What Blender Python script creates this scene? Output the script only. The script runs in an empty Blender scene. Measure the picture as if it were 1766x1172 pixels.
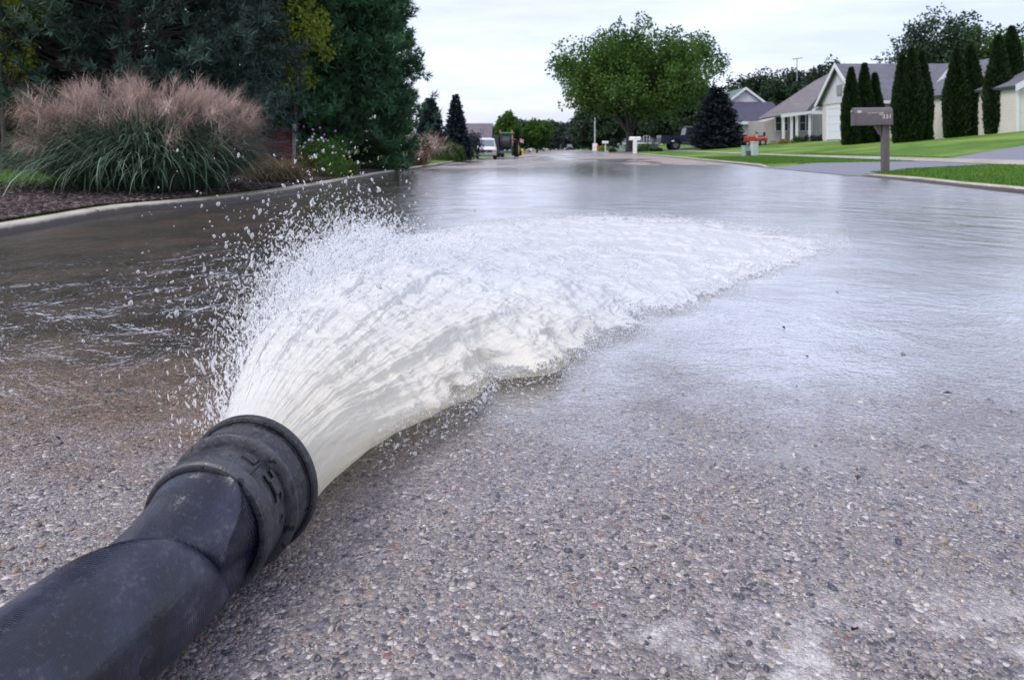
import bpy, math, random
import numpy as np
from mathutils import Vector
random.seed(7); rng = np.random.default_rng(11)
C = bpy.context.scene
R = math.radians
# ------------------------------------------------------------------ camera
CAM_H = 0.6; F = 1200.0
cd = bpy.data.cameras.new('camera'); cam = bpy.data.objects.new('camera', cd); C.collection.objects.link(cam)
cam.location = (0, 0, CAM_H); cam.rotation_euler = (R(90), 0, 0)
cd.sensor_width = 36; cd.lens = 36*F/1766; cd.shift_y = (258-586)/1766
cd.clip_start = 0.02; cd.clip_end = 5000
cd.dof.use_dof = True; cd.dof.focus_distance = 1.35; cd.dof.aperture_fstop = 8.5
C.camera = cam
# ------------------------------------------------------------------ world (overcast day)
W = bpy.data.worlds.new('World'); C.world = W; W.use_nodes = True
nt = W.node_tree; nt.nodes.clear()
def wn(t, **k):
    n = nt.nodes.new(t)
    for a, b in k.items(): setattr(n, a, b)
    return n
SUN_EL, SUN_AZ = 50, -125          # azimuth from +Y towards +X
wo = wn('ShaderNodeOutputWorld'); add = wn('ShaderNodeAddShader')
b1 = wn('ShaderNodeBackground'); b2 = wn('ShaderNodeBackground')
sky = wn('ShaderNodeTexSky', sky_type='NISHITA'); sky.sun_disc = False
sky.sun_elevation = R(SUN_EL); sky.sun_rotation = R(SUN_AZ); sky.dust_density = 2
b1.inputs[1].default_value = 0.05
tc = wn('ShaderNodeTexCoord'); mp = wn('ShaderNodeMapping'); mp.inputs['Scale'].default_value = (1.2, 1.2, 6.5)
ns = wn('ShaderNodeTexNoise'); ns.inputs['Scale'].default_value = 1.7; ns.inputs['Detail'].default_value = 6; ns.inputs['Roughness'].default_value = .55
cr = wn('ShaderNodeValToRGB')
cr.color_ramp.elements[0].position = .40; cr.color_ramp.elements[0].color = (.60, .62, .775, 1)
cr.color_ramp.elements[1].position = .60; cr.color_ramp.elements[1].color = (.84, .85, 1.05, 1)
L_ = nt.links.new
L_(tc.outputs['Generated'], mp.inputs[0]); L_(mp.outputs[0], ns.inputs[0]); L_(ns.outputs[0], cr.inputs[0])
L_(cr.outputs[0], b2.inputs[0]); b2.inputs[1].default_value = 0.70
L_(sky.outputs[0], b1.inputs[0]); L_(b1.outputs[0], add.inputs[0]); L_(b2.outputs[0], add.inputs[1]); L_(add.outputs[0], wo.inputs[0])
sd = bpy.data.lights.new('sun', 'SUN'); sd.energy = 1.5; sd.angle = R(22); sd.color = (1, .975, .97)
so = bpy.data.objects.new('sun', sd); C.collection.objects.link(so)
sv = Vector((math.sin(R(SUN_AZ))*math.cos(R(SUN_EL)), math.cos(R(SUN_AZ))*math.cos(R(SUN_EL)), math.sin(R(SUN_EL))))
so.rotation_euler = sv.to_track_quat('Z', 'Y').to_euler()
C.view_settings.view_transform = 'Standard'; C.view_settings.look = 'None'
C.view_settings.exposure = 0.5; C.view_settings.gamma = 1.0; C.view_settings.use_curve_mapping = False
C.render.engine = 'CYCLES'
C.cycles.transparent_max_bounces = 24; C.cycles.max_bounces = 8; C.cycles.use_denoising = True
C.cycles.caustics_reflective = False; C.cycles.caustics_refractive = False

# ------------------------------------------------------------------ terrain
def pl(y, ys, vs): return np.interp(y, ys, vs)
LY = [-30, 0, 4.8, 6.4, 7.3, 9.35, 12.7, 22, 38, 55, 80, 110, 190, 300, 600]
LX = [-3.3, -3.4, -3.5, -3.63, -3.3, -3.0, -3.0, -3.05, -3.35, -3.8, -2.6, .8, 6.5, 21, 60]
RY = [-30, 0, 6, 9.35, 12.5, 16.4, 21.4, 28, 35, 50, 80, 110, 190, 300, 600]
RX = [5.5, 5.9, 6.4, 6.87, 7.4, 7.85, 7.85, 8.1, 8.5, 8.8, 9.8, 11.7, 18.5, 31, 70]
def Ledge(y): return pl(y, LY, LX)
def Redge(y): return pl(y, RY, RX)
ZY = [0, 15, 22, 38, 55, 70, 100, 190, 1000]
ZLv = [0, 0, -.03, -.14, -.27, -.40, -.30, .2, .45]
ZRv = [0, 0, .05, .17, .31, .33, .35, .45, .5]
def rz(x, y):
    x = np.asarray(x, float); y = np.asarray(y, float)
    t = np.clip((x-Ledge(y))/(Redge(y)-Ledge(y)), 0, 1); t = t*t*(3-2*t)
    return pl(y, ZY, ZLv)*(1-t)+pl(y, ZY, ZRv)*t
def gz(x, y):
    x = np.asarray(x, float); y = np.asarray(y, float)
    dr = x-Redge(y); dl = Ledge(y)-x
    zr = .09+.03*np.minimum(dr, 4.5)+(.085+.03*np.clip((36-y)/6, 0, 1))*np.clip(dr-4.5, 0, 13)
    gap = np.where(((y > 15.3) & (y < 21.9)) | ((y > 49.5) & (y < 67.5)), np.clip(dr/1.4, .02, 1), 1.0); zr = np.where(dr < 1.4, zr*gap, zr)
    zl = .07+.045*np.clip(dl, 0, 6)
    return np.where(dr > 0, rz(x, y)+zr, np.where(dl > 0, rz(x, y)+zl, rz(x, y)))
def G(x, y): return float(gz(x, y))
def PX(px, d): return (px-883)/F*d
def H_at(py, d): return CAM_H-(py-258)*d/F      # height of a point seen at row py, d metres away

# ------------------------------------------------------------------ noise in numpy
def _h(i, j, k, s):
    n = (i*73856093) ^ (j*19349663) ^ (k*83492791) ^ (s*2654435)
    n = (n ^ (n >> 13))*1274126177 & 0x7fffffff
    return ((n ^ (n >> 16)) & 0xffff)/65535.0
def vnoise(p, s=0):
    p = np.asarray(p, float); f = np.floor(p).astype(np.int64); r = p-f; r = r*r*(3-2*r)
    o = 0
    for a in (0, 1):
        for b in (0, 1):
            for c in (0, 1):
                w = (r[:, 0] if a else 1-r[:, 0])*(r[:, 1] if b else 1-r[:, 1])*(r[:, 2] if c else 1-r[:, 2])
                o = o+w*_h(f[:, 0]+a, f[:, 1]+b, f[:, 2]+c, s)
    return o-.5
def fbm(p, o=4, s=0, g=.5):
    v = 0; a = 1; p = np.asarray(p, float)
    for i in range(o): v = v+a*vnoise(p*2**i, s+i*7); a *= g
    return v

# ------------------------------------------------------------------ object helpers
def tag(o, label=None, cat=None, group=None, kind=None):
    if label: o['label'] = label
    if cat: o['category'] = cat
    if group: o['group'] = group
    if kind: o['kind'] = kind
    return o
def thing(name, label, cat, loc=(0, 0, 0), rz_=0, group=None):
    o = bpy.data.objects.new(name, None); C.collection.objects.link(o)
    o.location = loc; o.rotation_euler = (0, 0, rz_); o.empty_display_size = .1
    return tag(o, label, cat, group)
def mesh_obj(name, V, Fc, mat, parent=None, smooth=False, uv=None, attrs=None):
    me = bpy.data.meshes.new(name)
    V = np.asarray(V, np.float32).reshape(-1, 3)
    if isinstance(Fc, np.ndarray):
        k = Fc.shape[1]; nf = len(Fc)
        me.vertices.add(len(V)); me.vertices.foreach_set('co', V.ravel())
        me.loops.add(nf*k); me.loops.foreach_set('vertex_index', Fc.astype(np.int32).ravel())
        me.polygons.add(nf); me.polygons.foreach_set('loop_start', np.arange(0, nf*k, k, dtype=np.int32))
        me.update(calc_edges=True)
    else:
        me.from_pydata(V.tolist(), [], Fc); me.update()
    if smooth: me.polygons.foreach_set('use_smooth', np.ones(len(me.polygons), bool))
    if attrs:
        for n, a in attrs.items():
            at = me.attributes.new(n, 'FLOAT', 'POINT'); at.data.foreach_set('value', np.asarray(a, np.float32))
    if uv is not None:
        l = me.uv_layers.new(name='UVMap'); vi = np.zeros(len(me.loops), np.int32); me.loops.foreach_get('vertex_index', vi)
        l.data.foreach_set('uv', np.asarray(uv, np.float32)[vi].ravel())
    if mat: me.materials.append(mat)
    o = bpy.data.objects.new(name, me); C.collection.objects.link(o)
    if parent: o.parent = parent
    return o
def grid_faces(nu, nv):
    i = np.arange(nu-1)[:, None]; j = np.arange(nv-1)[None, :]
    a = i*nv+j
    return np.stack([a, a+nv, a+nv+1, a+1], -1).reshape(-1, 4)
class MB:
    def __init__(s): s.v = []; s.f = []
    def add(s, vs, fs):
        b = len(s.v); s.v += [tuple(map(float, v)) for v in vs]; s.f += [tuple(b+i for i in f) for f in fs]; return s
    def box(s, x0, x1, y0, y1, z0, z1, bev=0):
        if x0 > x1: x0, x1 = x1, x0
        if y0 > y1: y0, y1 = y1, y0
        return s.add([(x0, y0, z0), (x1, y0, z0), (x1, y1, z0), (x0, y1, z0), (x0, y0, z1), (x1, y0, z1), (x1, y1, z1), (x0, y1, z1)],
                     [(0, 3, 2, 1), (4, 5, 6, 7), (0, 1, 5, 4), (1, 2, 6, 5), (2, 3, 7, 6), (3, 0, 4, 7)])
    def cyl(s, p0, p1, r0, r1=None, n=12, cap=True):
        r1 = r0 if r1 is None else r1
        p0 = Vector(p0); p1 = Vector(p1); d = (p1-p0).normalized()
        u = d.orthogonal().normalized(); w = d.cross(u)
        vs = []
        for p, r in ((p0, r0), (p1, r1)):
            for i in range(n):
                a = 2*math.pi*i/n; vs.append(p+u*math.cos(a)*r+w*math.sin(a)*r)
        fs = [(i, (i+1) % n, n+(i+1) % n, n+i) for i in range(n)]
        if cap: fs += [tuple(range(n))[::-1], tuple(range(n, 2*n))]
        return s.add(vs, fs)
    def tube(s, pts, rad, n=8):
        pts = [Vector(p) for p in pts]; vs = []; N = len(pts)
        for i, p in enumerate(pts):
            d = (pts[min(i+1, N-1)]-pts[max(i-1, 0)]).normalized()
            u = d.cross(Vector((.3, .2, 1) if abs(d.z) < .9 else (1, .1, 0))).normalized(); w = d.cross(u)
            r = rad[i] if hasattr(rad, '__len__') else rad
            for k in range(n):
                a = 2*math.pi*k/n; vs.append(p+u*math.cos(a)*r+w*math.sin(a)*r)
        fs = [(i*n+k, i*n+(k+1) % n, (i+1)*n+(k+1) % n, (i+1)*n+k) for i in range(N-1) for k in range(n)]
        fs += [tuple(range(n))[::-1], tuple(range((N-1)*n, N*n))]
        return s.add(vs, fs)
    def prism(s, poly, a0, a1, axis='x'):
        """extrude a polygon; axis x: poly in (y,z); y: poly in (x,z); z: poly in (x,y)"""
        def m(p, a): return {'x': (a, p[0], p[1]), 'y': (p[0], a, p[1]), 'z': (p[0], p[1], a)}[axis]
        n = len(poly); vs = [m(p, a0) for p in poly]+[m(p, a1) for p in poly]
        fs = [tuple(range(n)), tuple(range(n, 2*n))[::-1]]+[(i, n+i, n+(i+1) % n, (i+1) % n) for i in range(n)]
        return s.add(vs, fs)
    def quadslab(s, a, b, c, d, t):
        a, b, c, d = map(Vector, (a, b, c, d)); n = (b-a).cross(d-a).normalized()*t
        return s.add([a, b, c, d, a+n, b+n, c+n, d+n], [(0, 3, 2, 1), (4, 5, 6, 7), (0, 1, 5, 4), (1, 2, 6, 5), (2, 3, 7, 6), (3, 0, 4, 7)])
    def ball(s, c, r, nu=10, nv=7, sc=(1, 1, 1)):
        vs = [(c[0], c[1], c[2]-r*sc[2])]
        for j in range(1, nv):
            a = -math.pi/2+math.pi*j/nv
            for i in range(nu):
                b = 2*math.pi*i/nu; vs.append((c[0]+r*sc[0]*math.cos(a)*math.cos(b), c[1]+r*sc[1]*math.cos(a)*math.sin(b), c[2]+r*sc[2]*math.sin(a)))
        vs.append((c[0], c[1], c[2]+r*sc[2])); e = len(vs)-1
        fs = [(0, 1+(i+1) % nu, 1+i) for i in range(nu)]
        for j in range(nv-2):
            for i in range(nu): fs.append((1+j*nu+i, 1+j*nu+(i+1) % nu, 1+(j+1)*nu+(i+1) % nu, 1+(j+1)*nu+i))
        fs += [(1+(nv-2)*nu+i, 1+(nv-2)*nu+(i+1) % nu, e) for i in range(nu)]
        return s.add(vs, fs)
    def build(s, name, mat, parent=None, smooth=False, bevel=0):
        o = mesh_obj(name, s.v, s.f, mat, parent, False)
        import bmesh
        bm = bmesh.new(); bm.from_mesh(o.data); bmesh.ops.recalc_face_normals(bm, faces=bm.faces); bm.to_mesh(o.data); bm.free()
        if smooth:
            o.data.polygons.foreach_set('use_smooth', np.ones(len(o.data.polygons), bool)); o.data.set_sharp_from_angle(angle=R(38))
        if bevel:
            m = o.modifiers.new('bevel', 'BEVEL'); m.width = bevel; m.segments = 2; m.limit_method = 'ANGLE'
        return o

# ------------------------------------------------------------------ materials
class NT:
    def __init__(s, name):
        s.m = bpy.data.materials.new(name); s.m.use_nodes = True; s.t = s.m.node_tree; s.t.nodes.clear()
        s.out = s.n('ShaderNodeOutputMaterial'); s.p = s.n('ShaderNodeBsdfPrincipled'); s.l(s.p.outputs[0], s.out.inputs[0])
        s._tc = None
    def n(s, t, **k):
        x = s.t.nodes.new(t)
        for a, b in k.items(): setattr(x, a, b)
        return x
    def l(s, a, b): s.t.links.new(a, b)
    def set(s, node, **k):
        for a, b in k.items():
            i = node.inputs[a.replace('_', ' ')]
            if hasattr(b, 'links') or isinstance(b, bpy.types.NodeSocket): s.l(b, i)
            else: i.default_value = b
        return node
    def co(s, which='Object', scale=(1, 1, 1), rot=(0, 0, 0), warp=None):
        tc = s.n('ShaderNodeTexCoord'); m = s.n('ShaderNodeMapping'); m.inputs['Scale'].default_value = scale; m.inputs['Rotation'].default_value = rot
        s.l(tc.outputs[which], m.inputs[0]); return m.outputs[0]
    def noise(s, v, scale, detail=3, rough=.5, dist=0):
        x = s.n('ShaderNodeTexNoise'); s.l(v, x.inputs['Vector'])
        x.inputs['Scale'].default_value = scale; x.inputs['Detail'].default_value = detail; x.inputs['Roughness'].default_value = rough; x.inputs['Distortion'].default_value = dist
        return x.outputs[0]
    def vor(s, v, scale, feature='F1', rand=1):
        x = s.n('ShaderNodeTexVoronoi', feature=feature); s.l(v, x.inputs['Vector']); x.inputs['Scale'].default_value = scale; x.inputs['Randomness'].default_value = rand
        return x
    def ramp(s, v, stops, interp='LINEAR'):
        x = s.n('ShaderNodeValToRGB'); s.l(v, x.inputs[0]); e = x.color_ramp.elements; x.color_ramp.interpolation = interp
        while len(e) < len(stops): e.new(.5)
        for i, (p, c) in enumerate(stops):
            e[i].position = p; e[i].color = (c, c, c, 1) if not hasattr(c, '__len__') else (*c, 1)
        return x.outputs[0]
    def mix(s, f, a, b, blend='MIX'):
        x = s.n('ShaderNodeMix', data_type='RGBA', blend_type=blend)
        for i, v in ((0, f), (6, a), (7, b)):
            if isinstance(v, bpy.types.NodeSocket): s.l(v, x.inputs[i])
            elif i == 0: x.inputs[0].default_value = v
            else: x.inputs[i].default_value = (*v, 1) if hasattr(v, '__len__') else (v, v, v, 1)
        return x.outputs[2]
    def math(s, op, a, b=0, c=0, clamp=False):
        x = s.n('ShaderNodeMath', operation=op, use_clamp=clamp)
        for i, v in enumerate((a, b, c)):
            if isinstance(v, bpy.types.NodeSocket): s.l(v, x.inputs[i])
            else: x.inputs[i].default_value = v
        return x.outputs[0]
    def mr(s, v, a, b, c=0, d=1, smooth=True):
        x = s.n('ShaderNodeMapRange', interpolation_type='SMOOTHSTEP' if smooth else 'LINEAR'); s.l(v, x.inputs[0])
        for i, q in enumerate((a, b, c, d)):
            if isinstance(q, bpy.types.NodeSocket): s.l(q, x.inputs[1+i])
            else: x.inputs[1+i].default_value = q
        return x.outputs[0]
    def bump(s, h, st=.5, dist=.01, prev=None):
        x = s.n('ShaderNodeBump'); s.l(h, x.inputs['Height']); x.inputs['Strength'].default_value = st; x.inputs['Distance'].default_value = dist
        if prev is not None: s.l(prev, x.inputs['Normal'])
        return x.outputs[0]
    def attr(s, name): 
        x = s.n('ShaderNodeAttribute'); x.attribute_name = name; return x.outputs['Fac']
    def base(s, c, rough=None, metal=None, spec=None, normal=None, **kw):
        def put(n_, v):
            i = s.p.inputs[n_]
            if isinstance(v, bpy.types.NodeSocket): s.l(v, i)
            elif hasattr(v, '__len__') and n_ == 'Base Color': i.default_value = (*v, 1)
            else: i.default_value = v
        put('Base Color', c)
        if rough is not None: put('Roughness', rough)
        if metal is not None: put('Metallic', metal)
        if spec is not None: put('Specular IOR Level', spec)
        if normal is not None: put('Normal', normal)
        for k, v in kw.items(): put(k.replace('_', ' '), v)
        return s.m
MATS = {}
def simple(name, c, rough=.6, var=.12, scale=8, metal=0, bumpd=0, spec=.5):
    if name in MATS: return MATS[name]
    t = NT(name); v = t.co(); n = t.noise(v, scale, 4, .6)
    col = t.mix(t.mr(n, .3, .7), tuple(x*(1-var) for x in c), tuple(min(1, x*(1+var)) for x in c))
    nm = t.bump(n, .3, bumpd) if bumpd else None
    MATS[name] = t.base(col, rough, metal, spec, nm); return MATS[name]
def leafmat(name, a, b, trans=.25, rough=.6, c=None):
    if name in MATS: return MATS[name]
    t = NT(name); tone = t.attr('tone')
    st = [(0, a), (1, b)] if c is None else [(0, a), (.75, b), (.93, c)]
    col = t.ramp(tone, st)
    t.base(col, rough, 0, .3)
    tr = t.n('ShaderNodeBsdfTranslucent'); t.l(col, tr.inputs[0])
    mx = t.n('ShaderNodeMixShader'); mx.inputs[0].default_value = trans
    t.l(t.p.outputs[0], mx.inputs[1]); t.l(tr.outputs[0], mx.inputs[2]); t.l(mx.outputs[0], t.out.inputs[0])
    MATS[name] = t.m; return t.m

# road: exposed aggregate seal coat
def road_material():
    t = NT('road_aggregate'); v = t.co()
    wv = t.n('ShaderNodeVectorMath', operation='ADD')
    nz = t.n('ShaderNodeTexNoise'); t.l(v, nz.inputs['Vector']); nz.inputs['Scale'].default_value = 60; nz.inputs['Detail'].default_value = 2
    sc = t.n('ShaderNodeVectorMath', operation='SCALE'); t.l(nz.outputs['Color'], sc.inputs[0]); sc.inputs['Scale'].default_value = .008
    t.l(v, wv.inputs[0]); t.l(sc.outputs[0], wv.inputs[1]); w = wv.outputs[0]
    stones = [(0, (.06, .06, .075)), (.09, (.12, .115, .13)), (.22, (.22, .205, .195)), (.38, (.31, .28, .245)), (.52, (.17, .16, .165)), (.62, (.38, .335, .28)),
              (.72, (.30, .235, .165)), (.78, (.27, .25, .245)), (.89, (.50, .465, .42)), (.97, (.27, .17, .12)), (.99, (.22, .10, .07))]
    A = t.vor(w, 132); Ae = t.vor(w, 132, 'DISTANCE_TO_EDGE'); B = t.vor(w, 280); Be = t.vor(w, 280, 'DISTANCE_TO_EDGE')
    sa = t.n('ShaderNodeSeparateColor'); t.l(A.outputs['Color'], sa.inputs[0]); sb = t.n('ShaderNodeSeparateColor'); t.l(B.outputs['Color'], sb.inputs[0])
    ca = t.ramp(sa.outputs[0], stones, 'CONSTANT'); cb = t.ramp(sb.outputs[1], stones, 'CONSTANT')
    big = t.mr(sa.outputs[2], .58, .6)                     # which cells hold one big stone
    col = t.mix(big, cb, ca)
    edge = t.mix(big, t.mr(Be.outputs[0], 0, .10), t.mr(Ae.outputs[0], 0, .07))
    fine = t.noise(v, 420, 2)
    col = t.mix(.5, col, t.mix(fine, .12, .5), 'OVERLAY')
    # sunk binder between the stones
    col = t.mix(edge, (.105, .098, .10), col)
    worn = t.noise(v, 2.3, 5, .7); col = t.mix(t.mr(worn, .52, .68, 0, .45), col, (.24, .225, .215)); col = t.mix(t.mr(worn, .44, .34, 0, .45), col, (.10, .092, .09))
    large = t.noise(v, .9, 5, .6); mid = t.noise(v, 5, 4, .6)
    # soaked: darker, browner. Dry and dusty patches towards the camera side, bottom
    sx = t.n('ShaderNodeSeparateXYZ'); t.l(v, sx.inputs[0]); X, Y = sx.outputs[0], sx.outputs[1]
    near = t.math('ADD', Y, t.math('MULTIPLY', t.math('SUBTRACT', mid, .5), .9))
    far_dry = t.mr(t.noise(t.co(scale=(.12, .05, 1)), 1.6, 5, .65, .6), .48, .54)
    far_dry = t.math('MULTIPLY', far_dry, t.mr(Y, 17, 26))
    grey = t.mix(t.mr(near, .95, 2.2), (1.30, 1.26, 1.32), (1.12, 1.10, 1.20))
    soaked = t.mr(t.math('ADD', X, t.math('MULTIPLY', mid, .6)), .15, -.35)
    soaked = t.math('MULTIPLY', soaked, t.mr(near, 1.2, 1.6))
    grey = t.mix(soaked, grey, (.92, .70, .54))
    grey = t.mix(far_dry, grey, (1.9, 1.75, 1.65))
    col = t.mix(1, col, grey, 'MULTIPLY')
    dust = t.math('MULTIPLY', t.mr(t.math('ADD', t.math('MULTIPLY', mid, .7), t.math('MULTIPLY', large, .4)), .56, .64), t.mr(Y, 1.02, .80))
    dust = t.math('MULTIPLY', dust, t.mr(X, -.12, .15)); dust = t.math('MULTIPLY', dust, t.mr(fine, .30, .55, .35, .85))
    col = t.mix(dust, col, (.62, .59, .57))
    h = t.mix(big, t.mr(B.outputs[0], .0, .75, .6, 0, False), t.mr(A.outputs[0], 0, .75, 1, 0, False))
    nm = t.bump(h, .85, .0045); nm = t.bump(fine, .35, .0015, nm)
    rough = t.mix(dust, t.mr(fine, .2, .8, .32, .6), .9)
    return t.base(col, rough, 0, .5, nm)
# standing and running water over the road
def water_material():
    t = NT('street_water'); v = t.co()
    sx = t.n('ShaderNodeSeparateXYZ'); t.l(v, sx.inputs[0]); X, Y = sx.outputs[0], sx.outputs[1]
    mid = t.noise(v, 4, 4, .6); fine = t.noise(v, 150, 2)
    edge = t.math('ADD', Y, t.math('MULTIPLY', t.math('SUBTRACT', mid, .5), 1.0))
    edge = t.math('ADD', edge, t.math('MULTIPLY', t.math('SUBTRACT', fine, .5), .5))
    leftn = t.mr(X, -.2, -.8)                               # film reaches further forward on the left
    lo = t.mix(leftn, .75, .95)
    cover = t.mr(edge, lo, t.math('ADD', lo, 1.5))
    farn = t.noise(t.co(scale=(.12, .05, 1)), 1.6, 5, .65, .6)
    cover = t.math('MULTIPLY', cover, t.math('SUBTRACT', 1, t.math('MULTIPLY', t.mr(farn, .48, .52), t.mr(Y, 17, 26))))
    cover = t.math('MULTIPLY', cover, t.mr(Y, 110, 60)); cover = t.math('MULTIPLY', cover, t.mr(t.noise(v, 1.7, 5, .65), .35, .6, .84, .98))
    # ripples: small chop near, streaks fanning out from the outfall
    fl = t.n('ShaderNodeVectorMath', operation='LENGTH'); sub = t.n('ShaderNodeVectorMath', operation='SUBTRACT')
    t.l(v, sub.inputs[0]); sub.inputs[1].default_value = (.5, 3.2, 0); t.l(sub.outputs[0], fl.inputs[0]); rad = fl.outputs['Value']
    ang = t.math('ARCTAN2', t.math('SUBTRACT', Y, 3.2), t.math('SUBTRACT', X, .5))
    cb = t.n('ShaderNodeCombineXYZ'); t.l(rad, cb.inputs[0]); t.l(t.math('MULTIPLY', ang, 1.3), cb.inputs[1])
    r1 = t.noise(cb.outputs[0], 5.5, 4, .6, .4)             # rings round the landing place
    r2 = t.noise(t.co(scale=(1, 1.6, 1)), 22, 3, .55)
    r3 = t.noise(t.co(scale=(1, 1.3, 1)), 75, 2)
    ripp = t.math('MULTIPLY', r1, t.mr(rad, 16, 3.0, .45, 1))
    side = t.math('ADD', t.mr(X, 2.0, 5.0, .25, 1.3), t.math('MULTIPLY', t.mr(X, -.6, -1.4, 0, 1.4), t.mr(Y, 5.5, 3.2)))
    side = t.math('ADD', side, t.math('MULTIPLY', t.mr(Y, 5.5, 7.5, 0, .8), t.mr(Y, 22, 15))); nb = t.n('ShaderNodeBump'); t.l(ripp, nb.inputs['Height']); nb.inputs['Distance'].default_value = .035; t.l(side, nb.inputs['Strength']); nm = nb.outputs[0]
    nm = t.bump(r2, .30, .008, nm); nm = t.bump(t.vor(v, 105).outputs[0], .35, .0035, nm)
    nr = t.n('ShaderNodeBump'); t.l(r3, nr.inputs['Height']); nr.inputs['Distance'].default_value = .003
    t.l(t.mr(Y, 3.5, 1.2, .15, .9), nr.inputs['Strength']); t.l(nm, nr.inputs['Normal']); nm = nr.outputs[0]
    gl = t.n('ShaderNodeBsdfGlossy'); t.l(t.mix(t.mr(X, -.2, -1.2), t.mix(t.mr(X, 1.8, 3.5), t.mr(Y, 12, 19, .20, .08), t.mr(Y, 6, 9, .12, .18)), t.mr(Y, 12, 19, .11, .08)), gl.inputs['Roughness']); t.l(nm, gl.inputs['Normal']); gl.inputs[0].default_value = (1, 1, 1, 1)
    fr = t.n('ShaderNodeFresnel'); fr.inputs[0].default_value = 1.33; t.l(nm, fr.inputs['Normal'])
    tr = t.n('ShaderNodeBsdfTransparent'); t.l(t.mix(t.mr(Y, 1, 4), (1, 1, 1), (.88, .84, .80)), tr.inputs[0])
    mx = t.n('ShaderNodeMixShader'); t.l(t.math('MULTIPLY', fr.outputs[0], cover), mx.inputs[0]); t.l(tr.outputs[0], mx.inputs[1]); t.l(gl.outputs[0], mx.inputs[2])
    clear = t.n('ShaderNodeBsdfTransparent')
    m2 = t.n('ShaderNodeMixShader'); t.l(cover, m2.inputs[0]); t.l(clear.outputs[0], m2.inputs[1]); t.l(mx.outputs[0], m2.inputs[2])
    t.l(m2.outputs[0], t.out.inputs[0]); t.t.nodes.remove(t.p)
    return t.m
def lawn_material():
    t = NT('lawn'); v = t.co(); a = t.noise(v, .35, 4); b = t.noise(v, 40, 3, .7); c = t.noise(v, 5, 3)
    col = t.mix(t.mr(b, .3, .7), (.045, .10, .014), (.115, .25, .035))
    col = t.mix(t.mr(a, .42, .66), col, (.19, .29, .05)); col = t.mix(t.mr(t.noise(v, 1.3, 5, .7), .55, .7, 0, .7), col, (.13, .17, .045)); col = t.mix(t.mr(c, .6, .75, 0, .5), col, (.05, .12, .02))
    return t.base(col, .8, 0, .2, t.bump(b, .6, .04))
M_ROAD = road_material(); M_WATER = water_material(); M_LAWN = lawn_material()
def concrete_material():
    t = NT('concrete'); v = t.co(); a = t.noise(v, 1.5, 5, .65); b = t.noise(v, 90, 3, .6)
    col = t.mix(t.mr(a, .3, .7), (.30, .265, .215), (.47, .44, .39)); col = t.mix(t.mr(b, .35, .7, 0, .5), col, (.26, .24, .22))
    return t.base(col, .75, 0, .4, t.bump(b, .3, .003))
M_CONC = concrete_material()
def kerb_material():
    t = NT('kerb_concrete'); v = t.co(); a = t.noise(v, 2.2, 5, .65); b = t.noise(v, 90, 3, .6); c_ = t.noise(t.co(scale=(1, 1, .3)), 14, 4)
    col = t.mix(t.mr(a, .3, .7), (.40, .35, .28), (.60, .55, .47)); col = t.mix(t.mr(b, .35, .7, 0, .5), col, (.27, .24, .21))
    soak = t.mr(t.math('ADD', t.attr('soak'), t.math('MULTIPLY', c_, .5)), .45, .9); col = t.mix(soak, col, (.075, .060, .050))
    s_ = t.n('ShaderNodeSeparateXYZ'); t.l(v, s_.inputs[0]); joint = t.math('LESS_THAN', t.math('FRACT', t.math('MULTIPLY', s_.outputs[1], .33)), .006); col = t.mix(joint, col, (.05, .045, .04))
    return t.base(col, t.mix(soak, .75, .35), 0, .4, t.bump(b, .3, .003))
M_KERB = kerb_material()
M_ASPH = simple('asphalt', (.19, .195, .235), .75, .2, 30)
def mulch_material():
    t = NT('mulch'); v = t.co(scale=(1, .6, 1)); b = t.noise(v, 28, 4, .7); a = t.noise(v, 2, 3)
    col = t.mix(t.mr(b, .35, .7), (.018, .013, .017), (.105, .075, .075)); col = t.mix(t.mr(a, .5, .7, 0, .5), col, (.15, .11, .10))
    return t.base(col, .9, 0, .2, t.bump(b, 1, .03))
M_MULCH = mulch_material()

# ------------------------------------------------------------------ ground, road, water, kerbs
ys = np.concatenate([np.arange(-12, 0, 1.0), np.arange(0, 12, .25), np.arange(12, 60, 1.0), np.arange(60, 200, 5.), np.arange(200, 1000, 40.)])
offL = [900, 400, 150, 70, 40, 25, 16, 11, 8, 6, 4.5, 3.2, 2.2, 1.4, .8, .4, .155]; offR = [.155, .4, .8, 1.4, 2.2, 3.2, 4.5, 6, 8, 10.5, 13, 17.4, 24, 35, 60, 140, 400, 900]
rows = []
for y in ys:
    l, r = float(Ledge(y)), float(Redge(y)); row = []
    for o in offL: x = l-o; row.append((x, y, G(x, y)))
    for u in np.linspace(0, 1, 9): x = l-.14+(r-l+.28)*u; row.append((x, y, float(rz(x, y))-.12))
    for o in offR: x = r+o; row.append((x, y, G(x, y)))
    rows.append(row)
rows = np.array(rows); o = mesh_obj('ground', rows.reshape(-1, 3), grid_faces(rows.shape[0], rows.shape[1]), M_LAWN, smooth=True); tag(o, kind='structure')
def strip(name, mat, dz, y0, y1, n=16, pad=0.02):
    yy = np.array([y for y in ys if y0 <= y <= y1]); U = np.linspace(0, 1, n)
    P = np.array([[(lambda x: (x, y, float(rz(x, y))+dz))(Ledge(y)-pad+(Redge(y)-Ledge(y)+2*pad)*u) for u in U] for y in yy])
    return tag(mesh_obj(name, P.reshape(-1, 3), grid_faces(len(yy), n), mat, smooth=True), kind='structure')
strip('road', M_ROAD, 0, -12, 1000)
strip('water', M_WATER, .004, -1, 130)
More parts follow.
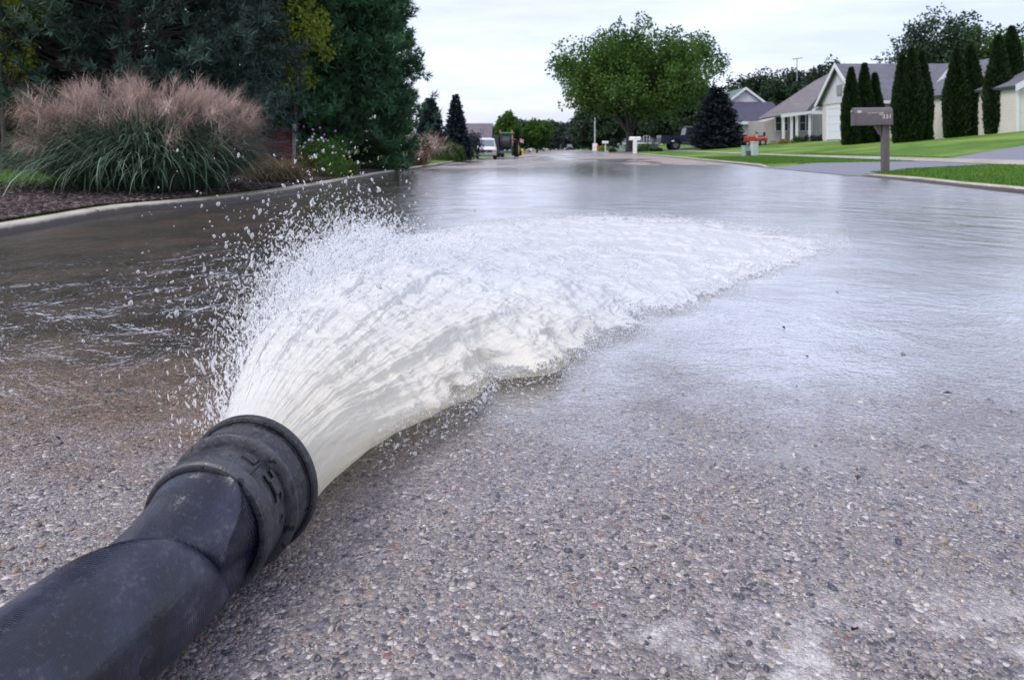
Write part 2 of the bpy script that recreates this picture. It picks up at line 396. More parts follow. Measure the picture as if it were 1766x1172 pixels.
def kerb(name, edge, side, y0, y1):
    yy = np.unique(np.concatenate([[y0, y1], np.arange(math.ceil(y0*2)/2, y1, .5 if y0 < 30 else 2)]))
    prof = [(-.0, -.05), (0.006, .050), (.020, .072), (.045, .080), (.13, .084), (.15, .075), (.155, -.05)]
    P = []
    for y in yy:
        e = float(edge(y)); zz = float(rz(e, y)); jit = .004*math.sin(y*2.1)
        fade = min(1, (y-y0)/.8+.15, (y1-y)/.8+.15)
        P.append([(e+side*a, y, zz+b*(fade if b > 0 else 1)+jit) for a, b in prof])
    P = np.array(P); Fc = grid_faces(len(yy), len(prof)); wf = np.tile([1, .62, .2, 0, 0, 0, 0], len(yy))
    return tag(mesh_obj(name, P.reshape(-1, 3), Fc, M_KERB, smooth=True, attrs={'soak': wf}), kind='structure')
kerb('kerb', Ledge, -1, -8, 57)
kerb('kerb', Ledge, -1, 63, 260)
kerb('kerb', Redge, 1, -8, 15.6)
kerb('kerb', Redge, 1, 21.6, 49)
kerb('kerb', Redge, 1, 68, 260)
def patch(name, mat, pts_near, pts_far, n, dz, m=10):
    """sheet between two polylines, draped on the ground"""
    a = np.array(pts_near, float); b = np.array(pts_far, float)
    ta = np.linspace(0, 1, len(a)); tb = np.linspace(0, 1, len(b)); U = np.linspace(0, 1, n)
    A = np.stack([np.interp(U, ta, a[:, i]) for i in (0, 1)], 1); B = np.stack([np.interp(U, tb, b[:, i]) for i in (0, 1)], 1)
    P = []
    for i in range(n):
        for w in np.linspace(0, 1, m):
            x, y = A[i]*(1-w)+B[i]*w; P.append((x, y, max(G(x, y), float(rz(x, y)))+dz))
    return tag(mesh_obj(name, P, grid_faces(n, m), mat, smooth=True), kind='structure')
# driveway apron and driveway beyond the pavement
patch('driveway', M_ASPH, [(7.6, 15.5), (8.9, 16.3), (12.0, 17.3), (16, 17.6), (26, 17.6)], [(7.6, 21.7), (9.4, 21.2), (12, 20.2), (16, 21.9), (26, 23.5)], 60, .012, 16)
patch('driveway', M_ASPH, [(8.6, 50), (11, 57.5), (14, 58.5), (24, 60)], [(9.0, 66), (11, 66), (14, 67), (24, 68)], 30, .012)
patch('driveway', M_CONC, [(-3.9, 56.8), (-8, 57.5), (-16, 58)], [(-3.5, 63), (-8, 63), (-16, 63)], 30, .014)
patch('pavement', M_CONC, [(11.9, -2), (11.9, 16), (11.8, 22), (11.9, 31), (12.2, 50), (12.6, 120)], [(12.9, -2), (13.0, 16), (12.8, 22), (12.8, 31), (13.2, 50), (13.8, 120)], 140, .022, 5)
patch('mulch_bed', M_MULCH, [(-3.56, 1), (-3.66, 4.8), (-3.8, 6.4), (-3.46, 7.3), (-3.17, 9.35), (-3.17, 12.7), (-3.2, 17.5), (-3.22, 23)],
      [(-9, 1), (-6.5, 4.8), (-5.6, 6.2), (-5.3, 8.3), (-6.3, 10.2), (-16, 14), (-16, 19), (-12, 23)], 90, .02, 24)
# mulch chips lying on the bed near the kerb
def blobs_mesh(name, mat, cen, size, stretch=None, sub=0, parent=None, smooth=True, seed=1):
    """many small rounded lumps in one mesh; size (N,3) semi-axes, random rotation or aligned to stretch dir"""
    g = (1+5**.5)/2
    iv = np.array([(-1, g, 0), (1, g, 0), (-1, -g, 0), (1, -g, 0), (0, -1, g), (0, 1, g), (0, -1, -g), (0, 1, -g), (g, 0, -1), (g, 0, 1), (-g, 0, -1), (-g, 0, 1)])/math.sqrt(1+g*g)
    ff = np.array([(0, 11, 5), (0, 5, 1), (0, 1, 7), (0, 7, 10), (0, 10, 11), (1, 5, 9), (5, 11, 4), (11, 10, 2), (10, 7, 6), (7, 1, 8), (3, 9, 4), (3, 4, 2), (3, 2, 6), (3, 6, 8), (3, 8, 9), (4, 9, 5), (2, 4, 11), (6, 2, 10), (8, 6, 7), (9, 8, 1)])
    N = len(cen); r = np.random.default_rng(seed)
    if stretch is None:
        X = r.normal(size=(N, 3)); X /= np.linalg.norm(X, axis=1)[:, None]
    else: X = stretch/np.linalg.norm(stretch, axis=1)[:, None]
    Yv = np.cross(X, r.normal(size=(N, 3))); Yv /= np.linalg.norm(Yv, axis=1)[:, None]; Z = np.cross(X, Yv)
    loc = iv[None]*(1+r.uniform(-.18, .18, (N, 12, 1)))*size[:, None, :]
    V = cen[:, None]+loc[..., 0:1]*X[:, None]+loc[..., 1:2]*Yv[:, None]+loc[..., 2:3]*Z[:, None]
    Fc = (ff[None]+np.arange(N)[:, None, None]*12).reshape(-1, 3)
    return mesh_obj(name, V.reshape(-1, 3), Fc, mat, parent, smooth, attrs={'tone': np.repeat(r.random(N), 12)})
M_CHIP = leafmat('bark_chip', (.022, .016, .02), (.12, .085, .08), 0, .9, (.2, .16, .14))
N = 9000; cx = rng.uniform(0, 1, N); cy = rng.uniform(3.5, 13, N)
cxx = Ledge(cy)-.17-cx**1.5*2.6; cz = gz(cxx, cy)+.022
hd = rng.uniform(0, math.pi, N)
o = blobs_mesh('bark_chips', M_CHIP, np.stack([cxx, cy, cz], 1), np.stack([rng.uniform(.012, .04, N), rng.uniform(.006, .014, N), rng.uniform(.003, .009, N)], 1),
           np.stack([np.cos(hd), np.sin(hd), rng.normal(0, .15, N)], 1), smooth=False)
tag(o, 'dark shredded bark mulch covering the bed behind the kerb', 'mulch', kind='stuff')

# ------------------------------------------------------------------ foliage
def cards(cen, d, nrm, ln, wd, fold=.0, tip=.5):
    """rhombic leaves: base, side, tip, side"""
    d = d/np.linalg.norm(d, axis=1)[:, None]; s = np.cross(d, nrm); s /= np.maximum(np.linalg.norm(s, axis=1), 1e-6)[:, None]
    n2 = np.cross(s, d); ln = np.broadcast_to(ln, len(cen))[:, None]; wd = np.broadcast_to(wd, len(cen))[:, None]
    a = cen; b = cen+d*ln*tip+s*wd*.5+n2*wd*fold; c = cen+d*ln; e = cen+d*ln*tip-s*wd*.5+n2*wd*fold
    V = np.stack([a, b, c, e], 1); return V.reshape(-1, 3)
def leaf_obj(name, V, tone, mat, parent):
    Fc = np.arange(len(V)).reshape(-1, 4)
    return mesh_obj(name, V, Fc, mat, parent, False, attrs={'tone': np.repeat(np.clip(tone, 0, 1), 4)})
def rnd_unit(n): 
    v = rng.normal(size=(n, 3)); return v/np.linalg.norm(v, axis=1)[:, None]
M_BARK = simple('bark', (.075, .062, .06), .9, .35, 6, bumpd=.03)
def clump_leaves(centres, cr_, per, ln, wd, up=.25, flat=1.0, tones=None):
    n = len(centres); k = np.repeat(np.arange(n), per); off = rnd_unit(len(k))*(rng.random(len(k))**.4)[:, None]
    crr = np.broadcast_to(cr_, n)[k][:, None]; P = centres[k]+off*crr*np.array([1, 1, flat])
    d = off+rng.normal(0, .6, (len(k), 3)); d[:, 2] -= up
    nr = off*.8+rnd_unit(len(k)); nr[:, 2] += .5
    V = cards(P, d, nr, ln*rng.uniform(.6, 1.3, len(k)), wd*rng.uniform(.6, 1.3, len(k)), .15)
    t = tones[k] if tones is not None else 0
    return V, np.clip(t+rng.uniform(0, .45, len(k)), 0, 1)
def deciduous(name, label, loc, H, rx, zc, rzr, mat, nclump=260, per=110, leaf=.22, crl=.9, trunk_r=.3, fork=.22, group=None, ry=None, seed=1, nlimb=9, tilt=(0, 0), hollow=.45, shift=0, lumpy=.5):
    r = np.random.default_rng(seed); random.seed(seed)
    t = thing(name, label, 'tree', loc, 0, group); ry = ry or rx
    # clump centres: shell of a lumpy ellipsoid + some inside
    u = r.normal(size=(nclump, 3)); u /= np.linalg.norm(u, axis=1)[:, None]
    rad = hollow+(1-hollow)*r.random(nclump)**.6
    lump = 1+lumpy*vnoise(u*2.2+seed*3.1, seed)+.2*vnoise(u*5+seed, seed+3)
    P = u*rad[:, None]*lump[:, None]*np.array([rx, ry, rzr]); P[:, 2] += zc
    P[:, 2] = np.maximum(P[:, 2], zc-rzr*.8+r.random(nclump)*.3*rzr)
    P[:, 0] += tilt[0]*(P[:, 2]-zc)+shift
    tones = np.clip(.28+.12*r.normal(size=nclump), 0, .6)
    V, tn = clump_leaves(P, crl*r.uniform(.6, 1.25, nclump), per, leaf, leaf*.75, tones=tones)
    # sprigs standing out of the outline
    k = r.choice(nclump, nclump//2); sp = P[k]+u[k]*crl*.9; 
    V2, t2 = clump_leaves(sp+r.normal(0, .2*crl, sp.shape), crl*.35, max(6, per//8), leaf, leaf*.7, tones=tones[k])
    mb = MB(); f0 = Vector((0, 0, H*fork))
    mb.tube([(0, 0, -.15), (0, 0, .12), (.02, 0, H*fork*.6), f0], [trunk_r*1.35, trunk_r*1.05, trunk_r*.9, trunk_r*.85], 10)
    for i in range(nlimb):
        a = 2*math.pi*i/nlimb+r.uniform(-.3, .3); q = P[r.integers(nclump)]
        tgt = Vector((math.cos(a)*rx*r.uniform(.25, .65), math.sin(a)*ry*r.uniform(.25, .65), zc+rzr*r.uniform(-.1, .65)))
        mid = f0.lerp(tgt, .45)+Vector((math.cos(a), math.sin(a), 0))*rx*.06
        r0 = trunk_r*r.uniform(.38, .6); mb.tube([f0-Vector((0, 0, .2)), f0.lerp(mid, .5), mid, tgt], [r0, r0*.8, r0*.6, r0*.2], 7)
        for j in range(4):
            q = Vector(P[r.integers(nclump)]); 
            if (q-mid).length < rx*1.1: mb.tube([mid, mid.lerp(q, .5)+Vector((0, 0, .1)), q], [r0*.35, r0*.22, r0*.06], 5)
    mb.build('trunk', M_BARK, t, smooth=True)
    leaf_obj('crown', np.concatenate([V, V2]), np.concatenate([tn, t2]), mat, t)
    return t
def spruce(name, label, loc, H, r0, mat, z0=.15, whorls=26, per=9, needle=.10, dens=26, droop=.25, group=None, seed=2, width=.03, jag=.3, cat='tree', power=.85, core=True):
    r = np.random.default_rng(seed); t = thing(name, label, cat, loc, r.uniform(0, 6), group)
    mb = MB(); mb.tube([(0, 0, -.1), (0, 0, H*.5), (0, 0, H*.98)], [H*.018+.03, H*.011+.015, .01], 8)
    Vs = []; Ts = []
    for w in range(whorls):
        h = z0+(H-z0)*((w+.3)/whorls)**1.0; rr = r0*(1-(h-z0)/(H-z0)*.97)**power
        n = max(4, int(per*(.45+rr/r0)))
        for k in range(n):
            a = 2*math.pi*(k+r.random())/n; L = rr*(1-jag*r.random()); hh = h+r.uniform(-.5, .5)*(H-z0)/whorls
            S = 7; q = np.linspace(0.12, 1, S); up = .10*L
            pts = np.stack([np.cos(a)*L*q, np.sin(a)*L*q, hh-droop*L*q+.22*L*q**2.2], 1)
            mb.tube([tuple(p) for p in pts[::3]], [.014*(1+L), .010, .004], 4)
            m = int(dens*L/.6)+8; tt = r.random(m)**.7; c = np.stack([np.interp(tt, q, pts[:, i]) for i in range(3)], 1)
            lat = np.array([-math.sin(a), math.cos(a), 0]); wspan = (.30*L*(1.15-tt))*r.uniform(-1, 1, m)
            c = c+lat*wspan[:, None]+r.normal(0, .02+.02*L, (m, 3))*np.array([1, 1, .8])
            d = np.array([math.cos(a), math.sin(a), -.05])+lat*(np.sign(wspan)*.8)[:, None]+r.normal(0, .35, (m, 3))
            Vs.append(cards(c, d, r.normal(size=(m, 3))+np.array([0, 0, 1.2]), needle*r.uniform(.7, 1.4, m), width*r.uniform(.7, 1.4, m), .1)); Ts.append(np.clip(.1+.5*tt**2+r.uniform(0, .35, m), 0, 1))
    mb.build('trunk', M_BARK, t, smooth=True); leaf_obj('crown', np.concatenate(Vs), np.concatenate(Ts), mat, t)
    return t
M_MAPLE = leafmat('maple_leaf', (.030, .075, .015), (.115, .215, .040), .4)
M_DARKLEAF = leafmat('far_leaf', (.016, .034, .020), (.045, .085, .038), .25)
M_YELLOWLEAF = leafmat('yellow_green_leaf', (.12, .19, .03), (.36, .42, .05), .45, c=(.52, .42, .04))
M_PINE = leafmat('pine_needles', (.010, .022, .024), (.105, .18, .135), .2)
M_WPINE = leafmat('white_pine_needles', (.020, .055, .034), (.14, .30, .14), .3)
M_SPRUCE = leafmat('spruce_needles', (.010, .020, .028), (.035, .060, .070), .1)
M_DSPRUCE = leafmat('dark_spruce_needles', (.006, .010, .018), (.018, .028, .038), .05)
M_ARB = leafmat('arborvitae_sprays', (.006, .016, .005), (.025, .060, .012), .15)
M_SHRUB = leafmat('shrub_leaf', (.02, .05, .012), (.07, .14, .03), .25)
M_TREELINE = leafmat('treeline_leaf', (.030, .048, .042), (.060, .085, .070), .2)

# pine with tufted twig ends (the big dark one behind the ornamental grass)
def pine(name, label, loc, H, r0, mat, nb=150, tufts=11, seed=3, needles=34, nl=.13, z0=.1, tr=.16, nw=.008, group=None, sx=1.0, shape=.35, clump=.22):
    r = np.random.default_rng(seed); t = thing(name, label, 'tree', loc, 0, group)
    mb = MB(); mb.tube([(0, 0, -.1), (.05, .03, H*.4), (0, 0, H*.95)], [tr, tr*.7, .03], 9)
    cen = []; dirs = []; bt = []
    for i in range(nb):
        btone = r.random()*.55
        h = z0+(H-z0)*(i+r.random())/nb; q = (h-z0)/(H-z0)
        rr = r0*(1-q*.9)**shape*(.75+.35*math.sin(9*q+seed)+.0) if False else r0*(1-q*.93)**shape*r.uniform(.72, 1.05)
        a = i*2.39996+r.uniform(-.3, .3); e = r.uniform(.0, .35)
        end = np.array([math.cos(a)*rr*sx, math.sin(a)*rr, h+rr*e-.1]); st = np.array([0, 0, max(.1, h-.15*rr)])
        midp = st*.5+end*.5-np.array([0, 0, .06*rr]); mb.tube([st, midp, end], [.03, .018, .006], 5)
        for j in range(tufts):
            bt.append(btone); w = .50+.52*r.random()**.5; p = (st*(1-w)+end*w)+r.normal(0, clump, 3)*np.array([1, 1, .7]); cen.append(p)
            dd = end-st; dd = dd/np.linalg.norm(dd)+r.normal(0, .45, 3)+np.array([0, 0, .45]); dirs.append(dd/np.linalg.norm(dd))
            if j % 3 == 0: mb.tube([st*(1-w)+end*w, p], [.007, .003], 4)
    cen = np.array(cen); dirs = np.array(dirs); n = len(cen); k = np.repeat(np.arange(n), needles); m = len(k)
    along = r.random(m)*nl*1.1; nd = dirs[k]*.75+r.normal(0, .55, (m, 3)); P = cen[k]+dirs[k]*along[:, None]
    V = cards(P, nd, r.normal(size=(m, 3))+np.array([0, 0, 1.3]), nl*r.uniform(.7, 1.2, m), nw, 0, .35)
    tone = np.clip((np.array(bt)+r.random(n)*.3)[k]+r.uniform(0, .25, m), 0, 1)
    mb.build('trunk', M_BARK, t, smooth=True); leaf_obj('crown', V, tone, mat, t); return t
pine('pine_tree', 'huge dark pine filling the corner behind the plumed grass', (-7.2, 12.8, G(-7.2, 12.8)), 8.5, 3.1, M_PINE, 520, 17, 3, 30, .16, .1, .2, .022, clump=.20, group='garden conifers', shape=.25)
pine('white_pine', 'tall soft green white pine at the road edge behind the flowers', (PX(585, 19), 19, G(PX(585, 19), 19)), 9.5, 2.05, M_WPINE, 560, 17, 5, 28, .20, .05, .18, .034, clump=.20, group='garden conifers', shape=.28)
pine('pine_tree', 'darker pine seen between the two big conifers', (-6.6, 17.5, G(-6.6, 17.5)), 9.0, 2.5, M_WPINE, 300, 14, 8, 24, .20, .1, .15, .034, clump=.20, group='garden conifers', shape=.3)
pine('pine_tree', 'dark pine at the picture edge left of the plumed grass', (-10.6, 14.5, G(-10.6, 14.5)), 6.5, 2.8, M_PINE, 260, 14, 9, 24, .20, .1, .15, .034, clump=.20, group='garden conifers', shape=.4)
deciduous('broadleaf_tree', 'yellow green tree showing between the two big conifers', (PX(509, 16), 16, .3), 5.4, .78, 3.1, 2.0, M_YELLOWLEAF, 70, 60, .085, .24, .05, seed=4, group='yellow green trees')
deciduous('broadleaf_tree', 'yellow green tree at the top left corner behind the pine', (PX(6, 10.8), 10.8, .3), 3.6, .66, 2.3, 1.05, M_YELLOWLEAF, 60, 60, .065, .2, .05, seed=6, group='yellow green trees')
deciduous('broadleaf_tree', 'dark leafy tree behind the yellow green tree and conifers', (-9.5, 31, .3), 13, 4.6, 6.0, 5.6, M_DARKLEAF, 150, 80, .24, 1.0, .22, seed=14, group='trees behind the garden')
deciduous('broadleaf_tree', 'dark leafy tree filling the far left edge', (-18.5, 26, .3), 9, 5, 3.4, 4.2, M_DARKLEAF, 170, 80, .24, 1.0, .22, seed=15, group='trees behind the garden')
# the maple
deciduous('maple_tree', 'big round green maple standing beside the white mailbox', (10.15, 60, G(10.15, 60)), 10.6, 7.2, 6.4, 4.0, M_MAPLE, 400, 130, .25, 1.0, .36, fork=.16, seed=21, nlimb=11, hollow=.3, shift=.45, lumpy=.8)
d = 52
spruce('spruce_tree', 'very dark low spreading spruce between pickup and houses', (PX(1237, d), d, G(PX(1237, d), d)), 4.6, 2.25, M_DSPRUCE, whorls=28, per=16, needle=.22, width=.07, dens=26, seed=31, power=.62, z0=.05, droop=.1)
spruce('spruce_tree', 'rounded blue spruce beyond the pink seedhead grass', (PX(742, 47), 47, G(-5.5, 47)), 4.15, 1.35, M_SPRUCE, whorls=34, per=15, needle=.17, width=.07, dens=44, seed=32, power=.6, group='spruces on the far left lawn')
spruce('spruce_tree', 'pointed blue spruce standing behind the round hedge', (PX(786, 50), 50, G(-4.1, 50)), 4.75, 1.35, M_SPRUCE, whorls=34, per=15, needle=.17, width=.07, dens=44, seed=33, power=.8, group='spruces on the far left lawn')
deciduous('shrub', 'dark bushy shrub just left of the white van', (PX(812, 56), 56, G(-3.9, 56)-.1), 2.3, 1.0, 1.15, 1.15, M_DSPRUCE, 60, 60, .12, .4, .04, seed=34)
bpy.data.objects['shrub']['category'] = 'shrub'

def shrub(name, label, loc, rx, h, mat, n=70, per=60, leaf=.08, seed=1, group=None, cat='shrub', stems=7):
    r = np.random.default_rng(seed); t = thing(name, label, cat, loc, 0, group)
    u = r.normal(size=(n, 3)); u[:, 2] = abs(u[:, 2]); u /= np.linalg.norm(u, axis=1)[:, None]; u *= (.6+.35*r.random(n))[:, None]
    P = u*np.array([rx, rx, h*.88]); P[:, 2] += h*.06
    V, tn = clump_leaves(P, rx*.25, per, leaf, leaf*.6, tones=np.clip(.2+.15*r.normal(size=n), 0, .6)); V[:, 2] = np.maximum(V[:, 2], 0)
    leaf_obj('foliage', V, tn, mat, t)
    mb = MB()
    for i in range(stems): q = P[r.integers(n)]; mb.tube([(0, 0, -.05), tuple(q*.5), tuple(q*.9)], [.03*rx+.004, .02*rx, .004], 5)
    mb.build('stem', M_BARK, t); return t
M_HEDGE = leafmat('hedge_leaf', (.020, .052, .010), (.085, .18, .028), .25)
shrub('rounded_hedge', 'round clipped green bush in front of the pointed spruce', (PX(775, 42), 42, G(-3.85, 42)-.05), 1.0, 1.25, M_HEDGE, 120, 90, .07, 41, cat='bush')

# arborvitae
def arborvitae(i, x, y, H, r0, label):
    r = np.random.default_rng(50+i); t = thing('arborvitae', label, 'tree', (x, y, G(x, y)-.05), r.uniform(0, 6), 'columnar evergreens in the right hand gardens')
    n = 15000; q = r.random(n)**1.15; 
    prof = lambda q: np.minimum(1, (1-q)*2.1)**.75*(.86+.14*np.sin(math.pi*np.clip(q*1.4, 0, 1)))*(1+.0*q)
    a = r.uniform(0, 2*math.pi, n); rr = r0*prof(q)*(1+.28*vnoise(np.stack([np.cos(a)*1.6, np.sin(a)*1.6, q*H*1.3], 1), i)+.15*vnoise(np.stack([np.cos(a)*5, np.sin(a)*5, q*H*4], 1), i+9))*r.uniform(.82, 1.06, n)
    P = np.stack([np.cos(a)*rr, np.sin(a)*rr, q*H*.97], 1)
    d = np.stack([np.cos(a)*.45, np.sin(a)*.45, np.ones(n)], 1)+r.normal(0, .3, (n, 3))
    V = cards(P, d, np.stack([-np.sin(a), np.cos(a), 0*a], 1)+r.normal(0, .8, (n, 3)), .17*r.uniform(.6, 1.3, n), .07, 0, .5)
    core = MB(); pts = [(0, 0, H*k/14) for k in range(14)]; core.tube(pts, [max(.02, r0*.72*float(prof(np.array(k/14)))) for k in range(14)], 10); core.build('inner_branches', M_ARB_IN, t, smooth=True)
    leaf_obj('crown', V, np.clip(r.random(n)*.8, 0, 1), M_ARB, t)
    m = MB(); m.tube([(0, 0, -.1), (0, 0, .5)], [.09, .07], 8); m.build('trunk', M_BARK, t)
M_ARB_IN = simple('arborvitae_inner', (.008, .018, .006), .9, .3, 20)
arbs = [(1468, 38.2, 4.3, .44, 'leftmost column evergreen, in front of the white garage'), (1491, 38.4, 4.5, .46, 'tallest evergreen of the trio behind the mailbox'), (1509, 38.6, 3.9, .36, 'right short evergreen of the trio behind the mailbox'),
        (1556, 33.6, 4.3, .42, 'left stem of the evergreen trio just right of the mailbox'), (1572, 33.4, 4.6, .52, 'middle and tallest evergreen of the trio just right of the mailbox'), (1590, 33.6, 4.4, .42, 'right evergreen of the trio beside the white window'),
        (1650, 33, 4.3, .50, 'left evergreen of the pair right of the white window'), (1674, 33, 4.4, .52, 'right evergreen of the pair right of the white window'),
        (1722, 31.5, 4.5, .52, 'left evergreen of the pair beside the sided garage'), (1745, 31.8, 4.9, .56, 'tall evergreen touching the sided garage corner')]
for i, (px, d_, H_, r_, lb) in enumerate(arbs): arborvitae(i, PX(px, d_), d_, H_, r_, lb)

# ------------------------------------------------------------------ distant trees
far = [(1622, 80, 15.0, 6.4, 'big dark tree rising behind the long grey roofed house', M_DARKLEAF), (1700, 78, 12.4, 4.0, 'lighter green tree beside the big dark tree behind the houses', M_MAPLE),
       (1760, 90, 13.6, 4.5, 'dark tree above the roofs at the picture edge', M_DARKLEAF),
       (1440, 95, 11.0, 4.2, 'low tree top behind the tan roof ridge', M_DARKLEAF), (1375, 105, 10.5, 5.0, 'treetops behind the tan roof', M_DARKLEAF), (1325, 110, 11.0, 5.0, 'treetops above the green roofed house', M_DARKLEAF), (1282, 112, 10.2, 5.0, 'tree just right of the dark spruce, behind the green roof', M_DARKLEAF),
       (875, 130, 7.4, 2.3, 'young round tree behind the tractor', M_MAPLE), (926, 135, 6.4, 2.7, 'round tree behind the small white sport vehicle', M_MAPLE), (949, 190, 8.2, 3.4, 'hazy tree left of the far street lamp', M_TREELINE),
       (905, 175, 7.5, 3.6, 'hazy tree behind the flag', M_TREELINE), (978, 280, 11.5, 7, 'far tree above the distant dark car', M_TREELINE), (1005, 260, 12.8, 7, 'far tree right of the distant dark car', M_TREELINE),
       (1018, 120, 6.8, 3.2, 'green tree behind the tall white post', M_DARKLEAF), (1040, 105, 7.2, 4.0, 'dark tree left behind the maple', M_DARKLEAF), (1165, 100, 8.0, 4.5, 'dark tree behind the pickup', M_DARKLEAF), (1125, 125, 7.6, 4.5, 'dark tree behind the maple trunk', M_DARKLEAF), (1215, 85, 6.5, 3.6, 'dark tree behind the low spruce', M_DARKLEAF),
       (846, 160, 5.6, 3.0, 'low tree behind the mauve house', M_TREELINE), (935, 330, 11.5, 8, 'farthest hazy tree left at the street end', M_TREELINE), (963, 340, 13, 7, 'farthest hazy tree behind the lamp', M_TREELINE), (992, 360, 12.5, 8, 'farthest hazy tree at the street end', M_TREELINE), (890, 260, 9, 7, 'hazy tree far behind the tractor', M_TREELINE), (915, 300, 11, 7, 'hazy tree far behind the parked white cars', M_TREELINE)]
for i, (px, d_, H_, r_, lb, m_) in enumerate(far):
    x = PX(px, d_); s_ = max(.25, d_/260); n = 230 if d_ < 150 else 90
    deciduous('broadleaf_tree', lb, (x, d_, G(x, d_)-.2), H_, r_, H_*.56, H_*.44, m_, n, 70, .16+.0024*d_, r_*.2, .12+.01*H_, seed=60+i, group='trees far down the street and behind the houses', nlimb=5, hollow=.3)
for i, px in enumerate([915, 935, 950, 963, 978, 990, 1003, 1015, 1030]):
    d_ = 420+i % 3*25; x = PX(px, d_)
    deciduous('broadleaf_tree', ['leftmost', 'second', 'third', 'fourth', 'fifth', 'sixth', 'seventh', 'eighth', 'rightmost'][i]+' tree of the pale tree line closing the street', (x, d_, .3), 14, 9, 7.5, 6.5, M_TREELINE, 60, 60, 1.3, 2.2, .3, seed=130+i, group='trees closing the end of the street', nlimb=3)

# ------------------------------------------------------------------ ornamental grass with plumes
M_BLADE = leafmat('grass_blade', (.035, .075, .050), (.16, .25, .17), .3, .5, (.30, .38, .28))
M_PLUME = leafmat('seed_plume', (.32, .22, .21), (.58, .44, .39), .4, .8, (.78, .67, .58))
M_DRYG = leafmat('dry_grass', (.12, .085, .05), (.30, .22, .13), .25, .8)
def ribbons(base, dirh, L, lean, w, curl, seg=8, r=None):
    """arching ribbons: base (N,3), horizontal dir angle, length, initial lean from vertical, curl = how much it bends over"""
    n = len(base); P = [base.copy()]; a = lean.copy(); st = L/seg; pos = base.copy()
    for i in range(seg):
        dx = np.sin(a)*st; dz = np.cos(a)*st; pos = pos+np.stack([np.cos(dirh)*dx, np.sin(dirh)*dx, dz], 1); P.append(pos.copy()); a = a+curl/seg*(.5+i/seg)
    P = np.stack(P, 1); side = np.stack([-np.sin(dirh), np.cos(dirh), 0*dirh], 1)[:, None]
    tw = (w[:, None]*np.interp(np.linspace(0, 1, seg+1), [0, .1, .6, 1], [.6, 1, .8, .05])[None])[..., None]
    V = np.stack([P-side*tw/2, P+side*tw/2], 2).reshape(n, -1, 3)   # (n,(seg+1)*2,3)
    q = np.arange(seg)*2; f = np.stack([q, q+1, q+3, q+2], 1); Fc = (f[None]+(np.arange(n)*(seg+1)*2)[:, None, None]).reshape(-1, 4)
    return V.reshape(-1, 3), Fc, P
def plume_grass(name, label, loc, rad, hgt, nblade, nplume, seed, plume_h, fs=1.0, group=None, bladew=.014, filaments=22, fl=.10, mat=None, pm=None, sx=1.0, spread=.62, thin=1.0):
    r = np.random.default_rng(seed); t = thing(name, label, 'ornamental grass', loc, 0, group)
    b = r.normal(size=(nblade, 2))*rad*.34; b = np.clip(b, -rad*.8, rad*.8); dirh = np.arctan2(b[:, 1], b[:, 0])+r.normal(0, .7, nblade)
    L = hgt*r.uniform(.7, 1.3, nblade); lean = np.abs(np.linalg.norm(b, axis=1)/rad)*.75+r.uniform(0, .25, nblade)
    base = np.stack([b[:, 0]*sx, b[:, 1], 0*L], 1); V, Fc, _ = ribbons(base, dirh, L, lean, bladew*r.uniform(.7, 1.4, nblade), r.uniform(1.0, 2.6, nblade), 8)
    tone = np.repeat(r.random(nblade), 18); V[:, 2] = np.maximum(V[:, 2], 0.01)
    mesh_obj('blades', V, Fc, mat or M_BLADE, t, attrs={'tone': tone})
    b = r.normal(size=(nplume, 2))*rad*.42; dirh = np.arctan2(b[:, 1], b[:, 0])+r.normal(0, .5, nplume)
    L = plume_h*r.uniform(.66, 1.1, nplume); lean = np.linalg.norm(b, axis=1)/rad*spread+r.uniform(0, .12, nplume)
    base = np.stack([b[:, 0]*sx, b[:, 1], 0*L], 1); V, Fc, P = ribbons(base, dirh, L, lean, np.full(nplume, .005), r.uniform(.3, 1.3, nplume), 8)
    tp = P[:, -1]; keep = ((tp[:, 2] > 1.02-.55*np.maximum(tp[:, 0], 0)-1.2*np.maximum(-tp[:, 0]-.1, 0)) | (r.random(nplume) < .05)) & (tp[:, 0] < 1.3) & (np.hypot(tp[:, 0], tp[:, 1]) < 1.38)
    if thin < 1: V = V.reshape(nplume, -1, 3)[keep].reshape(-1, 3); P = P[keep]; nplume = int(keep.sum()); Fc = Fc[:nplume*8]
    mesh_obj('stalks', V, Fc, pm or M_PLUME, t, attrs={'tone': np.full(len(V), .2)})
    tip = P[:, -1]; dv = P[:, -1]-P[:, -2]; dv /= np.linalg.norm(dv, axis=1)[:, None]
    k = np.repeat(np.arange(nplume), filaments); m = len(k)
    start = tip[k]-dv[k]*(r.random(m)*.20*fs)[:, None]
    fd = dv[k]*.9+r.normal(0, .50, (m, 3)); da = np.arctan2(fd[:, 1], fd[:, 0]); ln = np.arccos(np.clip(fd[:, 2]/np.linalg.norm(fd, axis=1), -1, 1))
    V, Fc, _ = ribbons(start, da, fl*2.0*fs*r.uniform(.6, 1.3, m), ln, .0062*thin*r.uniform(.6, 1.4, m)*fs, r.uniform(.5, 1.6, m), 4)
    mesh_obj('plumes', V, Fc, pm or M_PLUME, t, attrs={'tone': np.repeat(np.clip((r.random(nplume)*.75)[k]+r.uniform(0, .3, m), 0, 1), 10)})
    return t
plume_grass('plume_grass', 'giant green ornamental grass with pinkish feathery plumes beside the kerb', (-4.36, 8.35, G(-4.36, 8.35)), .92, 1.16, 7600, 1000, 71, 1.28, bladew=.015, filaments=64, sx=.92, spread=1.06, thin=.62)
plume_grass('seedhead_grass', 'tall tawny pink seedhead grass at the foot of the spruces', (PX(722, 25), 25, G(-3.4, 25)), .42, 1.0, 420, 150, 72, 1.25, 1.3, filaments=24, mat=M_DRYG)
